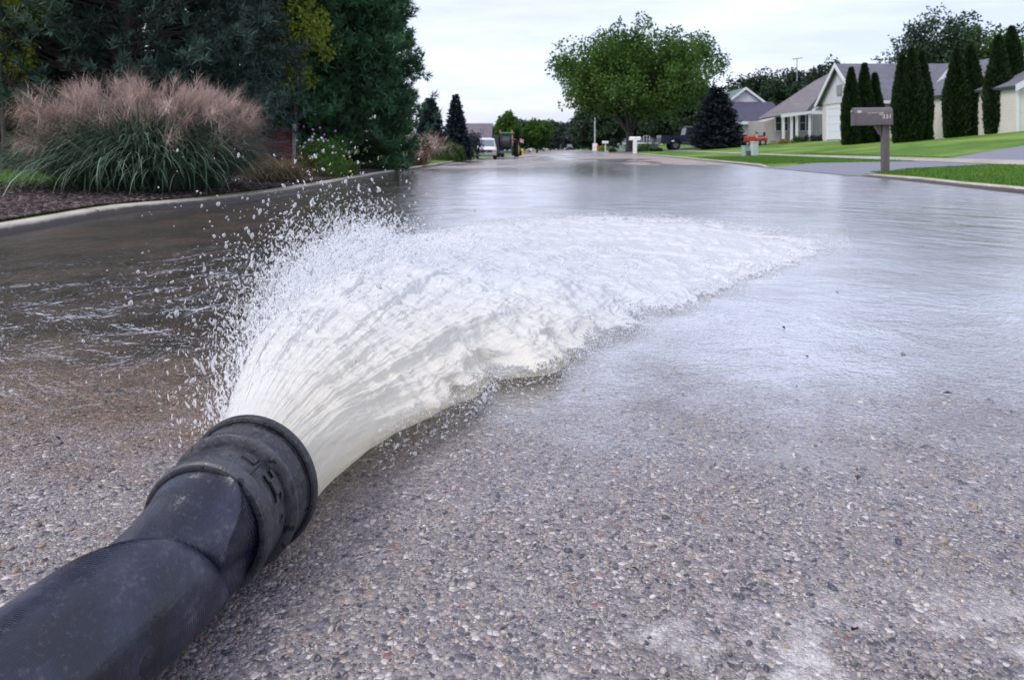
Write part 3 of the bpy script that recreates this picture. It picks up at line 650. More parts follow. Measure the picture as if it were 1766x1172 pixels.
plume_grass('dry_grass_tuft', 'low tan arching grass tuft below the weathered bench', (PX(478, 10.6), 10.6, G(-3.5, 10.6)), .42, .42, 1500, 100, 73, .45, .6, bladew=.008, filaments=10, mat=M_DRYG, pm=M_DRYG)

# flowers
def flower_bed():
    r = np.random.default_rng(81); x0, y0 = PX(556, 12.8), 12.8
    t = thing('cosmos_clump', 'leafy clump of white, pink and orange flowers beside the bench', 'flowers', (x0, y0, G(x0, y0)), 0)
    n = 26; P = np.stack([r.normal(0, .26, n), r.normal(0, .22, n), r.uniform(.08, .62, n)], 1)
    V, tn = clump_leaves(P, .15, 120, .05, .018, up=-.5, tones=np.clip(.3+.2*r.normal(size=n), 0, .7)); V[:, 2] = np.maximum(V[:, 2], 0)
    leaf_obj('foliage', V, tn, leafmat('flower_foliage', (.04, .11, .015), (.17, .33, .05), .35), t)
    cols = {'white': (.80, .80, .82), 'pink': (.62, .36, .55), 'violet': (.45, .22, .58), 'orange': (.85, .30, .02), 'yellow': (.85, .60, .04)}
    mats = {k: simple('petal_'+k, v, .6, .08, 30) for k, v in cols.items()}
    lst = [('white', 20), ('pink', 13), ('violet', 5), ('orange', 6), ('yellow', 5)]
    sm = MB()
    for c, k in lst:
        for i in range(k):
            x = r.normal(0, .27); y = r.normal(-.05, .16)-.1
            z = {'white': r.uniform(.35, .86), 'pink': r.uniform(.35, .75), 'violet': r.uniform(.7, .95), 'orange': r.uniform(.15, .4), 'yellow': r.uniform(.06, .25)}[c]
            if c == 'yellow': x += .42
            m = MB(); nrm = Vector((r.normal(0, .4), -1, .6+r.normal(0, .3))).normalized(); u = nrm.orthogonal().normalized(); w = nrm.cross(u); rr = r.uniform(.018, .028)
            for p in range(7):
                a = 2*math.pi*p/7; e = u*math.cos(a)+w*math.sin(a); s_ = w*math.cos(a)-u*math.sin(a); c0 = Vector((x, y, z))
                m.add([c0, c0+e*rr*.7+s_*rr*.4, c0+e*rr+nrm*.003, c0+e*rr*.7-s_*rr*.4], [(0, 1, 2, 3)])
            m.ball((x+nrm.x*.003, y+nrm.y*.003, z+nrm.z*.003), .005, 6, 4)
            m.build('flower', mats[c], t); sm.tube([(x*.6, y*.4, 0), (x*.9, y*.9+.02, z*.6), (x, y+.005, z)], [.003, .002, .0015], 4)
    sm.build('stem', simple('green_stem', (.06, .14, .03), .6), t)
flower_bed()
shrub('perennial', 'low pale green bedding plant right of the flower clump', (PX(600, 13.8), 13.8, G(-3.3, 13.8)), .28, .3, leafmat('bedding_leaf', (.06, .10, .03), (.19, .24, .08), .3), 26, 50, .05, 83, cat='plant')
shrub('perennial', 'small leafy weed at the top of the bench back', (PX(478, 13.6), 13.6, G(PX(478, 13.6), 13.6)), .42, 1.15, leafmat('weed_leaf', (.05, .09, .03), (.15, .20, .06), .3), 26, 26, .10, 84, cat='plant')

# weathered bench
def bench():
    x, y = PX(477, 12.0), 12.0
    t = thing('garden_bench', 'weathered maroon wooden bench with high slatted back and grey post', 'bench', (x, y, G(x, y)), R(14))
    red = simple('worn_red_paint', (.10, .022, .03), .8, .5, 14, bumpd=.004); grey = simple('weathered_wood', (.24, .21, .21), .9, .35, 20, bumpd=.004)
    for i in range(8): MB().box(-.36, .24, .20+.012*i, .225+.012*i, .30+.07*i, .362+.07*i).build('back_slat', red if i % 3 != 1 else simple('faded_slat', (.12, .07, .085), .9, .6, 25), t, bevel=.004)
    for k in range(4): MB().box(-.38, .27, -.22+.1*k, -.13+.1*k, .245, .27).build('seat_slat', red, t, bevel=.004)
    MB().box(-.38, .27, -.26, -.235, .12, .19).build('front_rail', red, t, bevel=.004)
    MB().box(.245, .30, .205, .33, 0, .93).build('post', grey, t, bevel=.006)
    for sx_ in (-.38, .20):
        for sy in (-.22, .16): MB().box(sx_, sx_+.06, sy, sy+.05, -.03, .24).build('leg', red, t, bevel=.004)
bench()

# ------------------------------------------------------------------ lawn blades near the mailbox
def lawn_blades():
    n = 90000; y = rng.uniform(8.5, 32, n); x = Redge(y)+.16+rng.random(n)**1.3*5.2
    drive = (y > 15.2) & (y < 21.9) & (y > np.interp(x, [8, 8.9, 12, 16], [15.4, 16.1, 17.1, 17.4])) & (y < np.interp(x, [8, 9.4, 12, 16], [21.8, 21.4, 20.4, 22]))
    walk = (x > 11.85) & (x < 13.0); keep = ~(drive | walk); x, y = x[keep], y[keep]; n = len(x)
    d = np.stack([rng.normal(0, .45, n), rng.normal(0, .45, n), np.ones(n)], 1)
    V = cards(np.stack([x, y, gz(x, y)-.005], 1), d, rng.normal(size=(n, 3)), rng.uniform(.03, .075, n), .012, 0, .3)
    o = leaf_obj('grass', V, rng.random(n), leafmat('lawn_blade', (.05, .12, .015), (.15, .30, .045), .3), None)
    tag(o, 'short bright green lawn grass between kerb and pavement', 'grass', kind='stuff')
lawn_blades()
def left_lawn():
    n = 9000; y = rng.uniform(6, 10.5, n); x = -5.4-rng.random(n)*3.5
    d = np.stack([rng.normal(0, .4, n), rng.normal(0, .4, n), np.ones(n)], 1)
    V = cards(np.stack([x, y, gz(x, y)-.005], 1), d, rng.normal(size=(n, 3)), rng.uniform(.03, .07, n), .010, 0, .3)
    o = leaf_obj('grass', V, rng.random(n), MATS['lawn_blade'], None); tag(o, 'patch of lawn grass left of the mulch bed', 'grass', kind='stuff')
left_lawn()

# ------------------------------------------------------------------ lettering helper (7-row stroke digits)
def text_mesh(name, s, size, mat, parent, loc, rot, ext=.002):
    c = bpy.data.curves.new(name, 'FONT'); c.body = s; c.size = size; c.extrude = ext; c.align_x = 'CENTER'; c.align_y = 'CENTER'
    tmp = bpy.data.objects.new('tmp', c); C.collection.objects.link(tmp); dg = bpy.context.evaluated_depsgraph_get(); dg.update()
    me = bpy.data.meshes.new_from_object(tmp.evaluated_get(dg)); bpy.data.objects.remove(tmp)
    me.materials.clear(); me.materials.append(mat); o = bpy.data.objects.new(name, me); C.collection.objects.link(o); o.parent = parent; o.location = loc; o.rotation_euler = rot
    return o
# ------------------------------------------------------------------ mailboxes
def roundbox(mb, x0, x1, w, h, z0, n=8):
    """mail box: flat floor, barrel top, along x"""
    poly = [(-w/2, z0), (-w/2, z0+h*.62)]
    for i in range(1, n): a = math.pi-math.pi*i/n; poly.append((math.cos(a)*w/2, z0+h*.62+math.sin(a)*h*.38))
    poly += [(w/2, z0+h*.62), (w/2, z0)]
    return mb.prism(poly, x0, x1, 'x')
def big_mailbox():
    d_ = 15.0; x = PX(1526, d_)
    t = thing('mailbox', 'large brown plastic kerbside mailbox with house number on thick post', 'mailbox', (x, d_, G(x, d_)-.02), R(-14)); t.scale = (1.22, 1.22, 1.22)
    br = simple('brown_plastic', (.105, .088, .095), .45, .12, 14); lt = simple('worn_label', (.33, .27, .26), .6, .25, 40); wh = simple('number_white', (.62, .66, .72), .5)
    p = MB(); p.box(-.055, .005, -.06, .06, 0, .86); p.box(.005, .065, -.052, .052, 0, .86); p.build('post', br, t, bevel=.006)
    p = MB(); p.prism([(-.19, .87), (-.06, .87), (-.06, .66), (-.10, .70)], -.03, .03, 'y'); p.build('bracket', br, t, bevel=.004)
    b = MB(); roundbox(b, -.50, .10, .27, .315, .855); b.build('body', br, t, smooth=True, bevel=.006)
    dr = MB(); roundbox(dr, -.525, -.501, .285, .32, .852); dr = dr.build('door', br, t, smooth=True, bevel=.004)
    h = MB(); h.ball((-.54, -.0, 1.10), .028, 10, 7, (.6, 1.2, .8)); h.build('handle', simple('pale_handle', (.45, .43, .45), .4), dr, smooth=True)
    e = MB(); e.ball((-.44, -.136, 1.085), .034, 12, 7, (1.2, .25, .8)); e.build('side_knob', simple('pale_handle', (.45, .43, .45)), t, smooth=True)
    f = MB(); f.prism([(-.32, 1.075), (-.05, 1.085), (-.05, 1.02), (-.11, 1.02), (-.13, 1.06), (-.30, 1.05)], -.1365, -.1395, 'y'); f.build('faded_sticker', lt, t)
    text_mesh('house_number', '331', .105, wh, t, (.0, -.1365, 1.0), (R(90), 0, 0))
big_mailbox()
def small_mailbox(px, d_, label, mc, h=1.15, post=.1, w=.55, rot=0, group='small mailboxes by the maple'):
    x = PX(px, d_); t = thing('mailbox', label, 'mailbox', (x, d_, G(x, d_)-.02), rot, group)
    p = MB(); p.box(-post/2, post/2, -post/2, post/2, 0, h-.24); p.build('post', mc, t, bevel=.008)
    b = MB(); roundbox(b, -w/2, w/2, .24, .27, h-.245); b.build('box', mc, t, smooth=True, bevel=.01)
    dr = MB(); dr.box(-w/2-.012, -w/2, -.11, .11, h-.23, h-.05); dr.build('door', mc, t)
    f = MB(); f.box(.05, .07, -.14, -.125, h-.15, h+.03); f.build('flag', simple('red_flag_metal', (.4, .03, .03), .5), t)
WHT = simple('white_plastic', (.78, .79, .80), .4, .04); DRK = simple('black_metal', (.03, .03, .035), .5)
small_mailbox(1095, 51, 'thick white mailbox in front of the maple trunk', WHT, 1.25, .26, .80)
small_mailbox(1058, 64, 'black mailbox on a thin dark post left of the maple', DRK, 1.25, .09, .6)
small_mailbox(1044, 72, 'white mailbox left of the black one', WHT, 1.05, .1, .62)

# ------------------------------------------------------------------ posts, boxes, hydrants, lamp, flag
def utility_box(px, d_, w, dep, h, label, mat, cap=None):
    x = PX(px, d_); t = thing('utility_box', label, 'utility box', (x, d_, G(x, d_)-.02), R(8), 'utility boxes on the lawns')
    MB().box(-w/2, w/2, -dep/2, dep/2, 0, h*.9).build('body', mat, t, bevel=.02)
    m = MB(); m.box(-w/2-.015, w/2+.015, -dep/2-.015, dep/2+.015, h*.9, h); m.build('lid', cap or mat, t, bevel=.02)
    return t
PG = simple('pale_green_paint', (.28, .38, .33), .5, .06); DG = simple('dark_grey_plastic', (.06, .07, .075), .6)
utility_box(1287, 33, .34, .34, .50, 'short pale green utility box, left of the taller one', PG)
utility_box(1301, 32.4, .28, .26, .68, 'tall pale green utility pedestal on the lawn', simple('pale_grey_green', (.42, .50, .47), .5, .05))
utility_box(1291, 31.7, .17, .17, .27, 'small dark meter box touching the short green box', DG)
utility_box(1129, 63, .55, .45, .95, 'pale green transformer box behind the pickup tail', PG)
utility_box(1072, 82, .4, .4, .6, 'blue grey box on the lawn left of the maple trunk', simple('blue_grey_paint', (.20, .27, .30), .5))
x = PX(1026, 88)
t = thing('white_post', 'tall slim pale post at the road side left of the maple', 'post', (x, 88, G(x, 88)))
m = MB(); m.cyl((0, 0, -.1), (0, 0, 4.2), .10, .08, 10); m.build('pole', simple('pale_post', (.45, .43, .43), .6), t, smooth=True)
m = MB(); m.box(-.28, .28, -.22, .22, 0, .95); m.build('base_cabinet', WHT, t, bevel=.02)
def hydrant(px, d_, mat, label, s=1.0):
    x = PX(px, d_); t = thing('fire_hydrant', label, 'hydrant', (x, d_, G(x, d_)), 0, 'fire hydrants')
    m = MB(); m.cyl((0, 0, 0), (0, 0, .06), .17*s, n=12); m.cyl((0, 0, .05), (0, 0, .58*s), .12*s, .11*s, 12); m.ball((0, 0, .60*s), .13*s, 12, 8, (1, 1, .8)); m.cyl((0, 0, .68*s), (0, 0, .75*s), .03*s, n=6); m.build('barrel', mat, t, smooth=True)
    for sx_ in (-1, 1): m = MB(); m.cyl((sx_*.1*s, 0, .42*s), (sx_*.2*s, 0, .42*s), .06*s, n=10); m.build('nozzle_cap', mat, t, smooth=True)
hydrant(1031, 86, simple('hydrant_red', (.45, .04, .03), .5), 'red fire hydrant by the foot of the tall post')
hydrant(901.5, 110, simple('hydrant_yellow', (.75, .45, .03), .5), 'yellow fire hydrant on the grass near the tractor', 1.2)
x = PX(967, 330); t = thing('street_lamp', 'street lamp far away at the end of the road', 'street lamp', (x, 330, G(x, 330)-.2))
m = MB(); m.tube([(0, 0, 0), (0, 0, 5.6), (.1, 0, 6.1), (.6, 0, 6.25)], [.14, .11, .09, .08], 8); m.build('pole', simple('galvanised', (.42, .43, .45), .5), t, smooth=True)
m = MB(); m.ball((.95, 0, 6.2), .42, 10, 6, (1.1, .5, .35)); m.build('lamp_head', simple('galvanised', (.42, .43, .45)), t, smooth=True)
def flag():
    x = PX(893, 112); t = thing('flag', 'small striped red white and blue flag on a slanted pole', 'flag', (x, 112, G(x, 112)))
    m = MB(); m.tube([(0, 0, -.2), (0, 0, 2.3), (.05, 0, 2.9)], [.05, .04, .03], 6); m.build('pole', DRK, t)
    k = NT('striped_cloth'); v = k.co('UV'); s_ = k.n('ShaderNodeSeparateXYZ'); k.l(v, s_.inputs[0])
    st = k.math('MODULO', k.math('FLOOR', k.math('MULTIPLY', s_.outputs[1], 13)), 2)
    col = k.mix(st, (.42, .04, .06), (.75, .75, .78)); inb = k.math('MULTIPLY', k.math('LESS_THAN', s_.outputs[0], .42), k.math('GREATER_THAN', s_.outputs[1], .46))
    vo = k.vor(k.co('UV', scale=(12, 10, 1)), 1.0, rand=0); star = k.math('LESS_THAN', vo.outputs[0], .22)
    col = k.mix(inb, col, k.mix(star, (.03, .045, .20), (.75, .75, .8))); k.base(col, .8)
    nu, nv = 16, 9; V = []; UV = []
    for i in range(nu):
        for j in range(nv): u, w = i/(nu-1), j/(nv-1); V.append((u*.95, .08*math.sin(u*8), 2.05+w*.62-u*.34)); UV.append((u, w))
    o = mesh_obj('cloth', V, grid_faces(nu, nv), k.m, t, True, uv=UV)
    o.modifiers.new('solid', 'SOLIDIFY').thickness = .006
flag()

# ------------------------------------------------------------------ houses
def siding(name, c, pitch=.13):
    if name in MATS: return MATS[name]
    t = NT(name); s_ = t.n('ShaderNodeSeparateXYZ'); v = t.co(); t.l(v, s_.inputs[0])
    saw = t.math('FRACT', t.math('MULTIPLY', s_.outputs[2], 1/pitch)); n = t.noise(v, 2, 4)
    col = t.mix(t.mr(n, .3, .7), tuple(x*.93 for x in c), c)
    MATS[name] = t.base(col, .6, 0, .4, t.bump(t.math('SUBTRACT', 1, saw), .8, .02)); return t.m
def shingles(name, c):
    if name in MATS: return MATS[name]
    t = NT(name); v = t.co(); b = t.n('ShaderNodeTexBrick'); m = t.n('ShaderNodeMapping'); t.l(v, m.inputs[0])
    t.l(m.outputs[0], b.inputs['Vector']); b.inputs['Scale'].default_value = 1; b.inputs['Brick Width'].default_value = .3; b.inputs['Row Height'].default_value = .14; b.inputs['Mortar Size'].default_value = .006
    b.inputs['Color1'].default_value = (*[x*.88 for x in c], 1); b.inputs['Color2'].default_value = (*[x*1.1 for x in c], 1); b.inputs['Mortar'].default_value = (*[x*.6 for x in c], 1)
    n = t.noise(v, .6, 5, .7); col = t.mix(t.mr(n, .35, .7, 0, .45), b.outputs[0], tuple(x*.72 for x in c))
    MATS[name] = t.base(col, .9, 0, .2, t.bump(b.outputs['Fac'], .4, .01)); return t.m
TRIM = simple('white_trim', (.70, .71, .74), .5, .04); GLASS = NT('window_glass'); GLASS = GLASS.base((.03, .035, .045), .06, 0, .6)
DARKIN = simple('dark_interior', (.02, .02, .025), .8)
def window(root, x, y, z, w, h, face='y', mull=2, bars=4):
    """window on a wall facing -y (face y) at plane y"""
    m = MB(); f = .07
    m.box(x-w/2-f, x+w/2+f, y-.05, y-.002, z-f, z); m.box(x-w/2-f, x+w/2+f, y-.05, y-.002, z+h, z+h+f)
    m.box(x-w/2-f, x-w/2, y-.05, y-.002, z, z+h); m.box(x+w/2, x+w/2+f, y-.05, y-.002, z, z+h)
    for i in range(1, mull): xx = x-w/2+w*i/mull; m.box(xx-.035, xx+.035, y-.04, y-.004, z, z+h)
    for i in range(1, bars): zz = z+h*i/bars; m.box(x-w/2, x+w/2, y-.032, y-.005, zz-.015, zz+.015)
    wn_ = m.build('window', TRIM, root); g = MB(); g.box(x-w/2, x+w/2, y-.022, y-.003, z, z+h); g.build('pane', GLASS, wn_); return wn_
def garage_door(root, x, y, z, w, h, mat):
    m = MB()
    for i in range(4): m.box(x-w/2, x+w/2, y-.05, y-.003, z+h*i/4+.008, z+h*(i+1)/4-.008)
    m.box(x-w/2, x+w/2, y-.03, y-.002, z, z+h); o = m.build('garage_door', mat, root)
    f = MB(); f.box(x-w/2-.12, x-w/2-.001, y-.06, y-.002, z, z+h+.12); f.box(x+w/2+.001, x+w/2+.12, y-.06, y-.002, z, z+h+.12); f.box(x-w/2, x+w/2, y-.06, y-.002, z+h+.001, z+h+.12); f.build('door_frame', TRIM, o)
def gable_side(root, x0, x1, y0, y1, zw, zr, wall, roof, over=.35, th=.12, name='wall'):
    """ridge along x, eaves at y0 and y1"""
    ym = (y0+y1)/2; m = MB(); m.prism([(y0, -.4), (y0, zw), (ym, zr-.02), (y1, zw), (y1, -.4)], x0, x1, 'x'); m.build(name, wall, root)
    s = (zr-zw)/(ym-y0); r_ = MB()
    r_.quadslab((x0-over, y0-over, zw-over*s+.02), (x1+over, y0-over, zw-over*s+.02), (x1+over, ym, zr+.02), (x0-over, ym, zr+.02), th)
    r_.quadslab((x1+over, y1+over, zw-over*s+.02), (x0-over, y1+over, zw-over*s+.02), (x0-over, ym, zr+.02), (x1+over, ym, zr+.02), th); r_.build('roof', roof, root)
    t_ = MB(); t_.box(x0-over, x1+over, y0-over-.05, y0-over-.002, zw-over*s-.14, zw-over*s+.12); t_.build('gutter', TRIM, root)
def gable_front(root, x0, x1, y0, y1, zw, zr, wall, roof, over=.35, th=.12, name='wall', xm=None, zl=None):
    """ridge along y, gable facing -y; optional lower left eave zl and off-centre ridge xm"""
    xm = (x0+x1)/2 if xm is None else xm; zl = zw if zl is None else zl
    m = MB(); m.prism([(x0, -.4), (x0, zl), (xm, zr-.02), (x1, zw), (x1, -.4)], y0, y1, 'y'); m.build(name, wall, root)
    s1 = (zr-zl)/(xm-x0); s2 = (zr-zw)/(x1-xm); r_ = MB()
    r_.quadslab((x0-over, y1+over, zl-over*s1+.02), (x0-over, y0-over, zl-over*s1+.02), (xm, y0-over, zr+.02), (xm, y1+over, zr+.02), th)
    r_.quadslab((x1+over, y0-over, zw-over*s2+.02), (x1+over, y1+over, zw-over*s2+.02), (xm, y1+over, zr+.02), (xm, y0-over, zr+.02), th); r_.build('roof', roof, root)
    b = MB(); yy = y0-over
    b.quadslab((x0-over, yy-.003, zl-over*s1-.12), (xm, yy-.003, zr-.12), (xm, yy-.003, zr+.16), (x0-over, yy-.003, zl-over*s1+.16), .04)
    b.quadslab((xm, yy-.003, zr-.12), (x1+over, yy-.003, zw-over*s2-.12), (x1+over, yy-.003, zw-over*s2+.16), (xm, yy-.003, zr+.16), .04); b.build('bargeboard', TRIM, root)
GREY_R = shingles('grey_shingles', (.155, .155, .185)); TAN_R = shingles('tan_shingles', (.20, .185, .195)); DK_R = shingles('dark_shingles', (.085, .08, .12)); GRN_R = shingles('green_shingles', (.14, .20, .19)); MAUVE_R = shingles('mauve_shingles', (.17, .15, .17))
CREAM = siding('cream_siding', (.56, .53, .51)); TANS = siding('grey_beige_siding', (.46, .43, .42)); WHITES = siding('white_siding', (.55, .55, .60)); YEL = siding('pale_yellow_siding', (.60, .57, .50))
DOORW = simple('white_door', (.72, .74, .80), .4, .03)
def house_long():
    """gable end with the garage door faces the street (-x), long side faces the camera"""
    x0, y0 = 21.5, 43.0; z0 = G(x0+2, y0)-.1
    t = thing('long_house', 'long low cream house with grey roof behind the column evergreens', 'house', (x0, y0, z0)); k = F/y0
    zz = lambda py: (258-py)/k+CAM_H-z0; X = lambda px, d_=43.0: PX(px, d_)-x0
    zw_ = zz(167); zr_ = H_at(113, y0+2.6)-z0; w = X(1700)
    gable_side(t, 0, w+1.5, 0, 5.2, zw_, zr_, CREAM, GREY_R, .35)
    s_ = (zr_-zw_)/2.6; b = MB()
    b.quadslab((-.39, -.40, zw_-.35*s_-.16), (-.39, 2.6, zr_-.14), (-.39, 2.6, zr_+.16), (-.39, -.40, zw_-.35*s_+.14), .05)
    b.quadslab((-.39, 2.6, zr_-.14), (-.39, 5.6, zw_-.35*s_-.16), (-.39, 5.6, zw_-.35*s_+.14), (-.39, 2.6, zr_+.16), .05); b.build('bargeboard', TRIM, t)
    m = MB(); m.prism([(.02, 2.45), (.02, zw_), (2.6, zr_-.05), (5.18, zw_), (5.18, 2.45)], -.04, -.003, 'x'); m.build('gable_cladding', WHITES, t)
    m = MB()
    for i in range(4): m.box(-.06, -.004, .75, 4.3, .05+2.05*i/4+.01, .05+2.05*(i+1)/4-.01)
    m.box(-.035, -.003, .75, 4.3, .05, 2.1); o = m.build('garage_door', DOORW, t)
    f = MB(); f.box(-.08, -.002, .6, .749, .05, 2.25); f.box(-.08, -.002, 4.301, 4.45, .05, 2.25); f.box(-.08, -.002, .75, 4.3, 2.101, 2.25); f.build('door_frame', TRIM, o)
    m = MB(); m.box(-.10, -.041, 2.2, 2.9, 2.95, 3.6); m.build('gable_vent', simple('vent_grey', (.25, .25, .27), .7), t)
    gx = X(1625, 41.6)
    gable_front(t, gx-1.0, gx+1.9, -1.4, 2.2, zz(168)+.02, H_at(115, 41.6)-z0, WHITES, GREY_R, .25)
    m = MB(); m.box(gx-1.25, gx+2.15, -1.75, -1.402, zz(168)-.14, zz(168)+.10); m.build('cornice', TRIM, t)
    m = MB(); m.prism([(-1.72, zz(168)+.12), (-1.41, zz(168)+.62), (-1.41, zz(168)+.12)], gx-.85, gx+1.75, 'x'); m.build('pent_roof', GREY_R, t)
    window(t, gx-.25, -1.4, .75, 1.0, 1.65, mull=2, bars=5)
    wx = X(1712, 39); gable_front(t, wx-1.0, wx+5.0, -4.0, 3, zz(172)+.15, H_at(92, 39)-z0, CREAM, GREY_R, .35)
house_long()
def house_porch():
    d_ = 52; x0 = PX(1330, d_); z0 = G(x0+3, d_)-.12
    t = thing('porch_house', 'beige house with tall sloping tan roof and white posted porch', 'house', (x0, d_, z0)); k = F/d_
    zz = lambda py: (258-py)/k+CAM_H-z0; X = lambda px: (px-1330)/k
    # body: tall mass on the right, roof sweeping down to the left; ridge runs back
    m = MB(); m.prism([(X(1332), -.4), (X(1332), zz(208)), (X(1392), zz(190)), (X(1440), zz(158)), (X(1440), -.4)], 1.6, 5, 'y'); m.build('wall', TANS, t)
    X5 = lambda px: PX(px, d_+3.2)-x0; m = MB(); m.box(X5(1308), X5(1340), 3.2, 5.6, -.4, H_at(208, d_+3.2)-z0); m.build('wing_wall', TANS, t)
    m = MB(); m.box(X5(1317), X5(1330), 3.15, 3.195, -.1, H_at(212, d_+3.2)-z0); m.build('side_opening', DARKIN, t)
    r_ = MB()
    # main roof plane facing the street, eave over the porch, ridge far behind rising to the right
    q_ = lambda px, dd, py: (PX(px, d_+dd)-x0, dd, H_at(py, d_+dd)-z0)
    r_.quadslab(q_(1306, -.2, 208), q_(1392, -.6, 193), q_(1453, 4.5, 117), q_(1402, 6.5, 144), .12)
    r_.quadslab(q_(1453, 4.5, 117), q_(1462, 9.0, 150), q_(1410, 10, 165), q_(1402, 6.5, 144), .12)
    r_.build('roof', TAN_R, t)
    m = MB(); m.quadslab((X(1340), -.75, zz(204)), (X(1392), -.75, zz(197)), (X(1392), -.75, zz(192)), (X(1340), -.75, zz(198)), .05); m.quadslab((X(1392), -.76, zz(197)), (X(1443), .5, zz(156)), (X(1443), .5, zz(150)), (X(1392), -.76, zz(192)), .05)
    m.box(X(1392), X(1420), -.80, -.66, zz(198), zz(192)); m.build('fascia', TRIM, t)
    m = MB(); m.prism([(X(1342), -.3), (X(1342), .12), (X(1422), .12), (X(1422), -.3)], -.7, 1.58, 'y'); m.build('porch_slab', M_CONC, t)
    for px in (1346, 1360, 1369, 1391): m = MB(); m.box(X(px)-.08, X(px)+.08, -.62, -.46, .12, zz(199)); m.build('porch_post', TRIM, t, bevel=.01)
    m = MB(); m.box(X(1378), X(1388), 1.54, 1.597, .12, 2.15); m.build('front_door', simple('dark_door', (.05, .045, .05), .5), t)
    window(t, X(1405), 1.6, .9, .9, 1.2, bars=2); window(t, X(1362), 1.6, .9, .9, 1.2, bars=2)
    m = MB(); m.cyl((X(1436), 6.5, 5.2), (X(1436), 6.5, (258-101)/F*58.5+CAM_H-z0), .035, n=6)
    m.cyl((X(1432)-.2, 6.5, (258-102)/F*58.5+CAM_H-z0), (X(1440)+.3, 6.5, (258-100)/F*58.5+CAM_H-z0), .035, n=6); m.cyl((X(1430), 6.3, (258-102)/F*58.5+CAM_H-z0), (X(1430), 6.8, (258-102)/F*58.5+CAM_H-z0), .025, n=6)
    m.build('antenna', simple('antenna_metal', (.35, .36, .38), .4, metal=.5), t)
house_porch()
def house_rear():
    d_ = 72; x0 = PX(1262, d_); z0 = G(x0, d_)-.2; k = F/d_; zz = lambda py: (258-py)/k+CAM_H-z0; X = lambda px: (px-1262)/k
    t = thing('green_roofed_house', 'white gabled house with green and dark roofs beyond the porch house', 'house', (x0, d_, z0))
    m = MB(); m.box(X(1262), X(1345), 0, 8, -.4, zz(210)); m.build('wall', WHITES, t)
    m = MB(); m.quadslab((X(1250), -.6, zz(212)), (X(1362), -.6, zz(212)), (X(1362), 5, zz(172)), (X(1250), 5, zz(172)), .12); m.build('roof', DK_R, t)
    m = MB(); m.box(X(1250), X(1362), -.68, -.602, zz(215), zz(210)); m.build('gutter', TRIM, t)
    gable_front(t, X(1278), X(1350), 5.2, 12, zz(175)+.15, (258-154)/F*78+CAM_H-z0, WHITES, GRN_R, .3, name='upper_gable_wall')
    m = MB(); m.box(X(1290), X(1298), -.03, -.002, 0, 2.1); m.build('door', TRIM, t)
house_rear()
def house_garage():
    d_ = 30; x0 = PX(1753, d_); z0 = G(x0+1, d_)-.1
    t = thing('sided_garage', 'pale yellow horizontally sided garage cut by the picture edge', 'garage', (x0, d_, z0)); k = F/d_; zz = lambda py: (258-py)/k+CAM_H-z0
    gable_front(t, 0, 6, 0, 8, zz(150), zz(85), YEL, GREY_R, .15); garage_door(t, 3.1, 0, .05, 4.6, 2.1, DOORW)
    m = MB(); m.box(-.02, .1, -.03, -.002, -.2, zz(150)); m.build('corner_board', TRIM, t)
house_garage()
def house_small(name, label, px0, px1, d_, wz, rzz, wall, roof, h0=None, side=True, group=None, door=False):
    x0 = PX(px0, d_); w = PX(px1, d_)-x0; z0 = G(x0, d_)-.3; t = thing(name, label, 'house', (x0, d_, z0), 0, group)
    zw_ = (258-wz)/F*d_+CAM_H-z0; zr_ = (258-rzz)/F*(d_+3.5)+CAM_H-z0
    gable_side(t, 0, w, 0, 7, zw_, zr_, wall, roof)
    for i in range(max(1, int(w/4))): window(t, 1.5+i*3.6, 0, 1.1, .9, 1.1, bars=2)
    return t
house_small('mauve_house', 'house with mauve brown gable roof above the white van', 800, 845, 118, 236, 214, siding('mauve_siding', (.22, .15, .16)), MAUVE_R)
house_small('distant_house', 'white bungalow seen through the gap beneath the maple crown', 1052, 1086, 120, 247, 238, WHITES, GREY_R, group='white bungalows behind the maple')
house_small('distant_house', 'white bungalow seen between maple trunk and pickup', 1100, 1130, 118, 246, 237, WHITES, DK_R, group='white bungalows behind the maple')
house_small('distant_house', 'low pale house behind the parked white cars', 893, 922, 160, 250, 243, TANS, MAUVE_R)

# ------------------------------------------------------------------ vehicles
RUB = simple('tyre_rubber', (.018, .018, .02), .8); CHR = simple('dull_metal', (.38, .38, .40), .35, metal=.7)
def wheel(root, x, y, r_, w, rimc, side):
    m = MB(); m.cyl((x-w/2, y, r_), (x+w/2, y, r_), r_, n=24); m.cyl((x-w/2-.01, y, r_), (x+w/2+.01, y, r_), r_*.86, n=24); wl = m.build('wheel', RUB, root, smooth=True)
    h = MB(); sx_ = x+side*(w/2); h.cyl((sx_, y, r_), (sx_+side*.02, y, r_), r_*.58, r_*.5, 18); h.cyl((sx_, y, r_), (sx_+side*.045, y, r_), r_*.14, n=10); h.build('rim', rimc, wl, smooth=True)
def loft_body(secs, name, mat, root, smooth=True, bevel=.0):
    """secs: list of (y, [(x,z)...]) same count -> closed loft"""
    n = len(secs[0][1]); V = []; Fs = []
    for y, pts in secs: V += [(x, y, z) for x, z in pts]
    for i in range(len(secs)-1):
        for j in range(n): Fs.append((i*n+j, i*n+(j+1) % n, (i+1)*n+(j+1) % n, (i+1)*n+j))
    Fs += [tuple(range(n))[::-1], tuple(range((len(secs)-1)*n, len(secs)*n))]
    m = MB(); m.add(V, Fs); return m.build(name, mat, root, smooth=smooth, bevel=bevel)
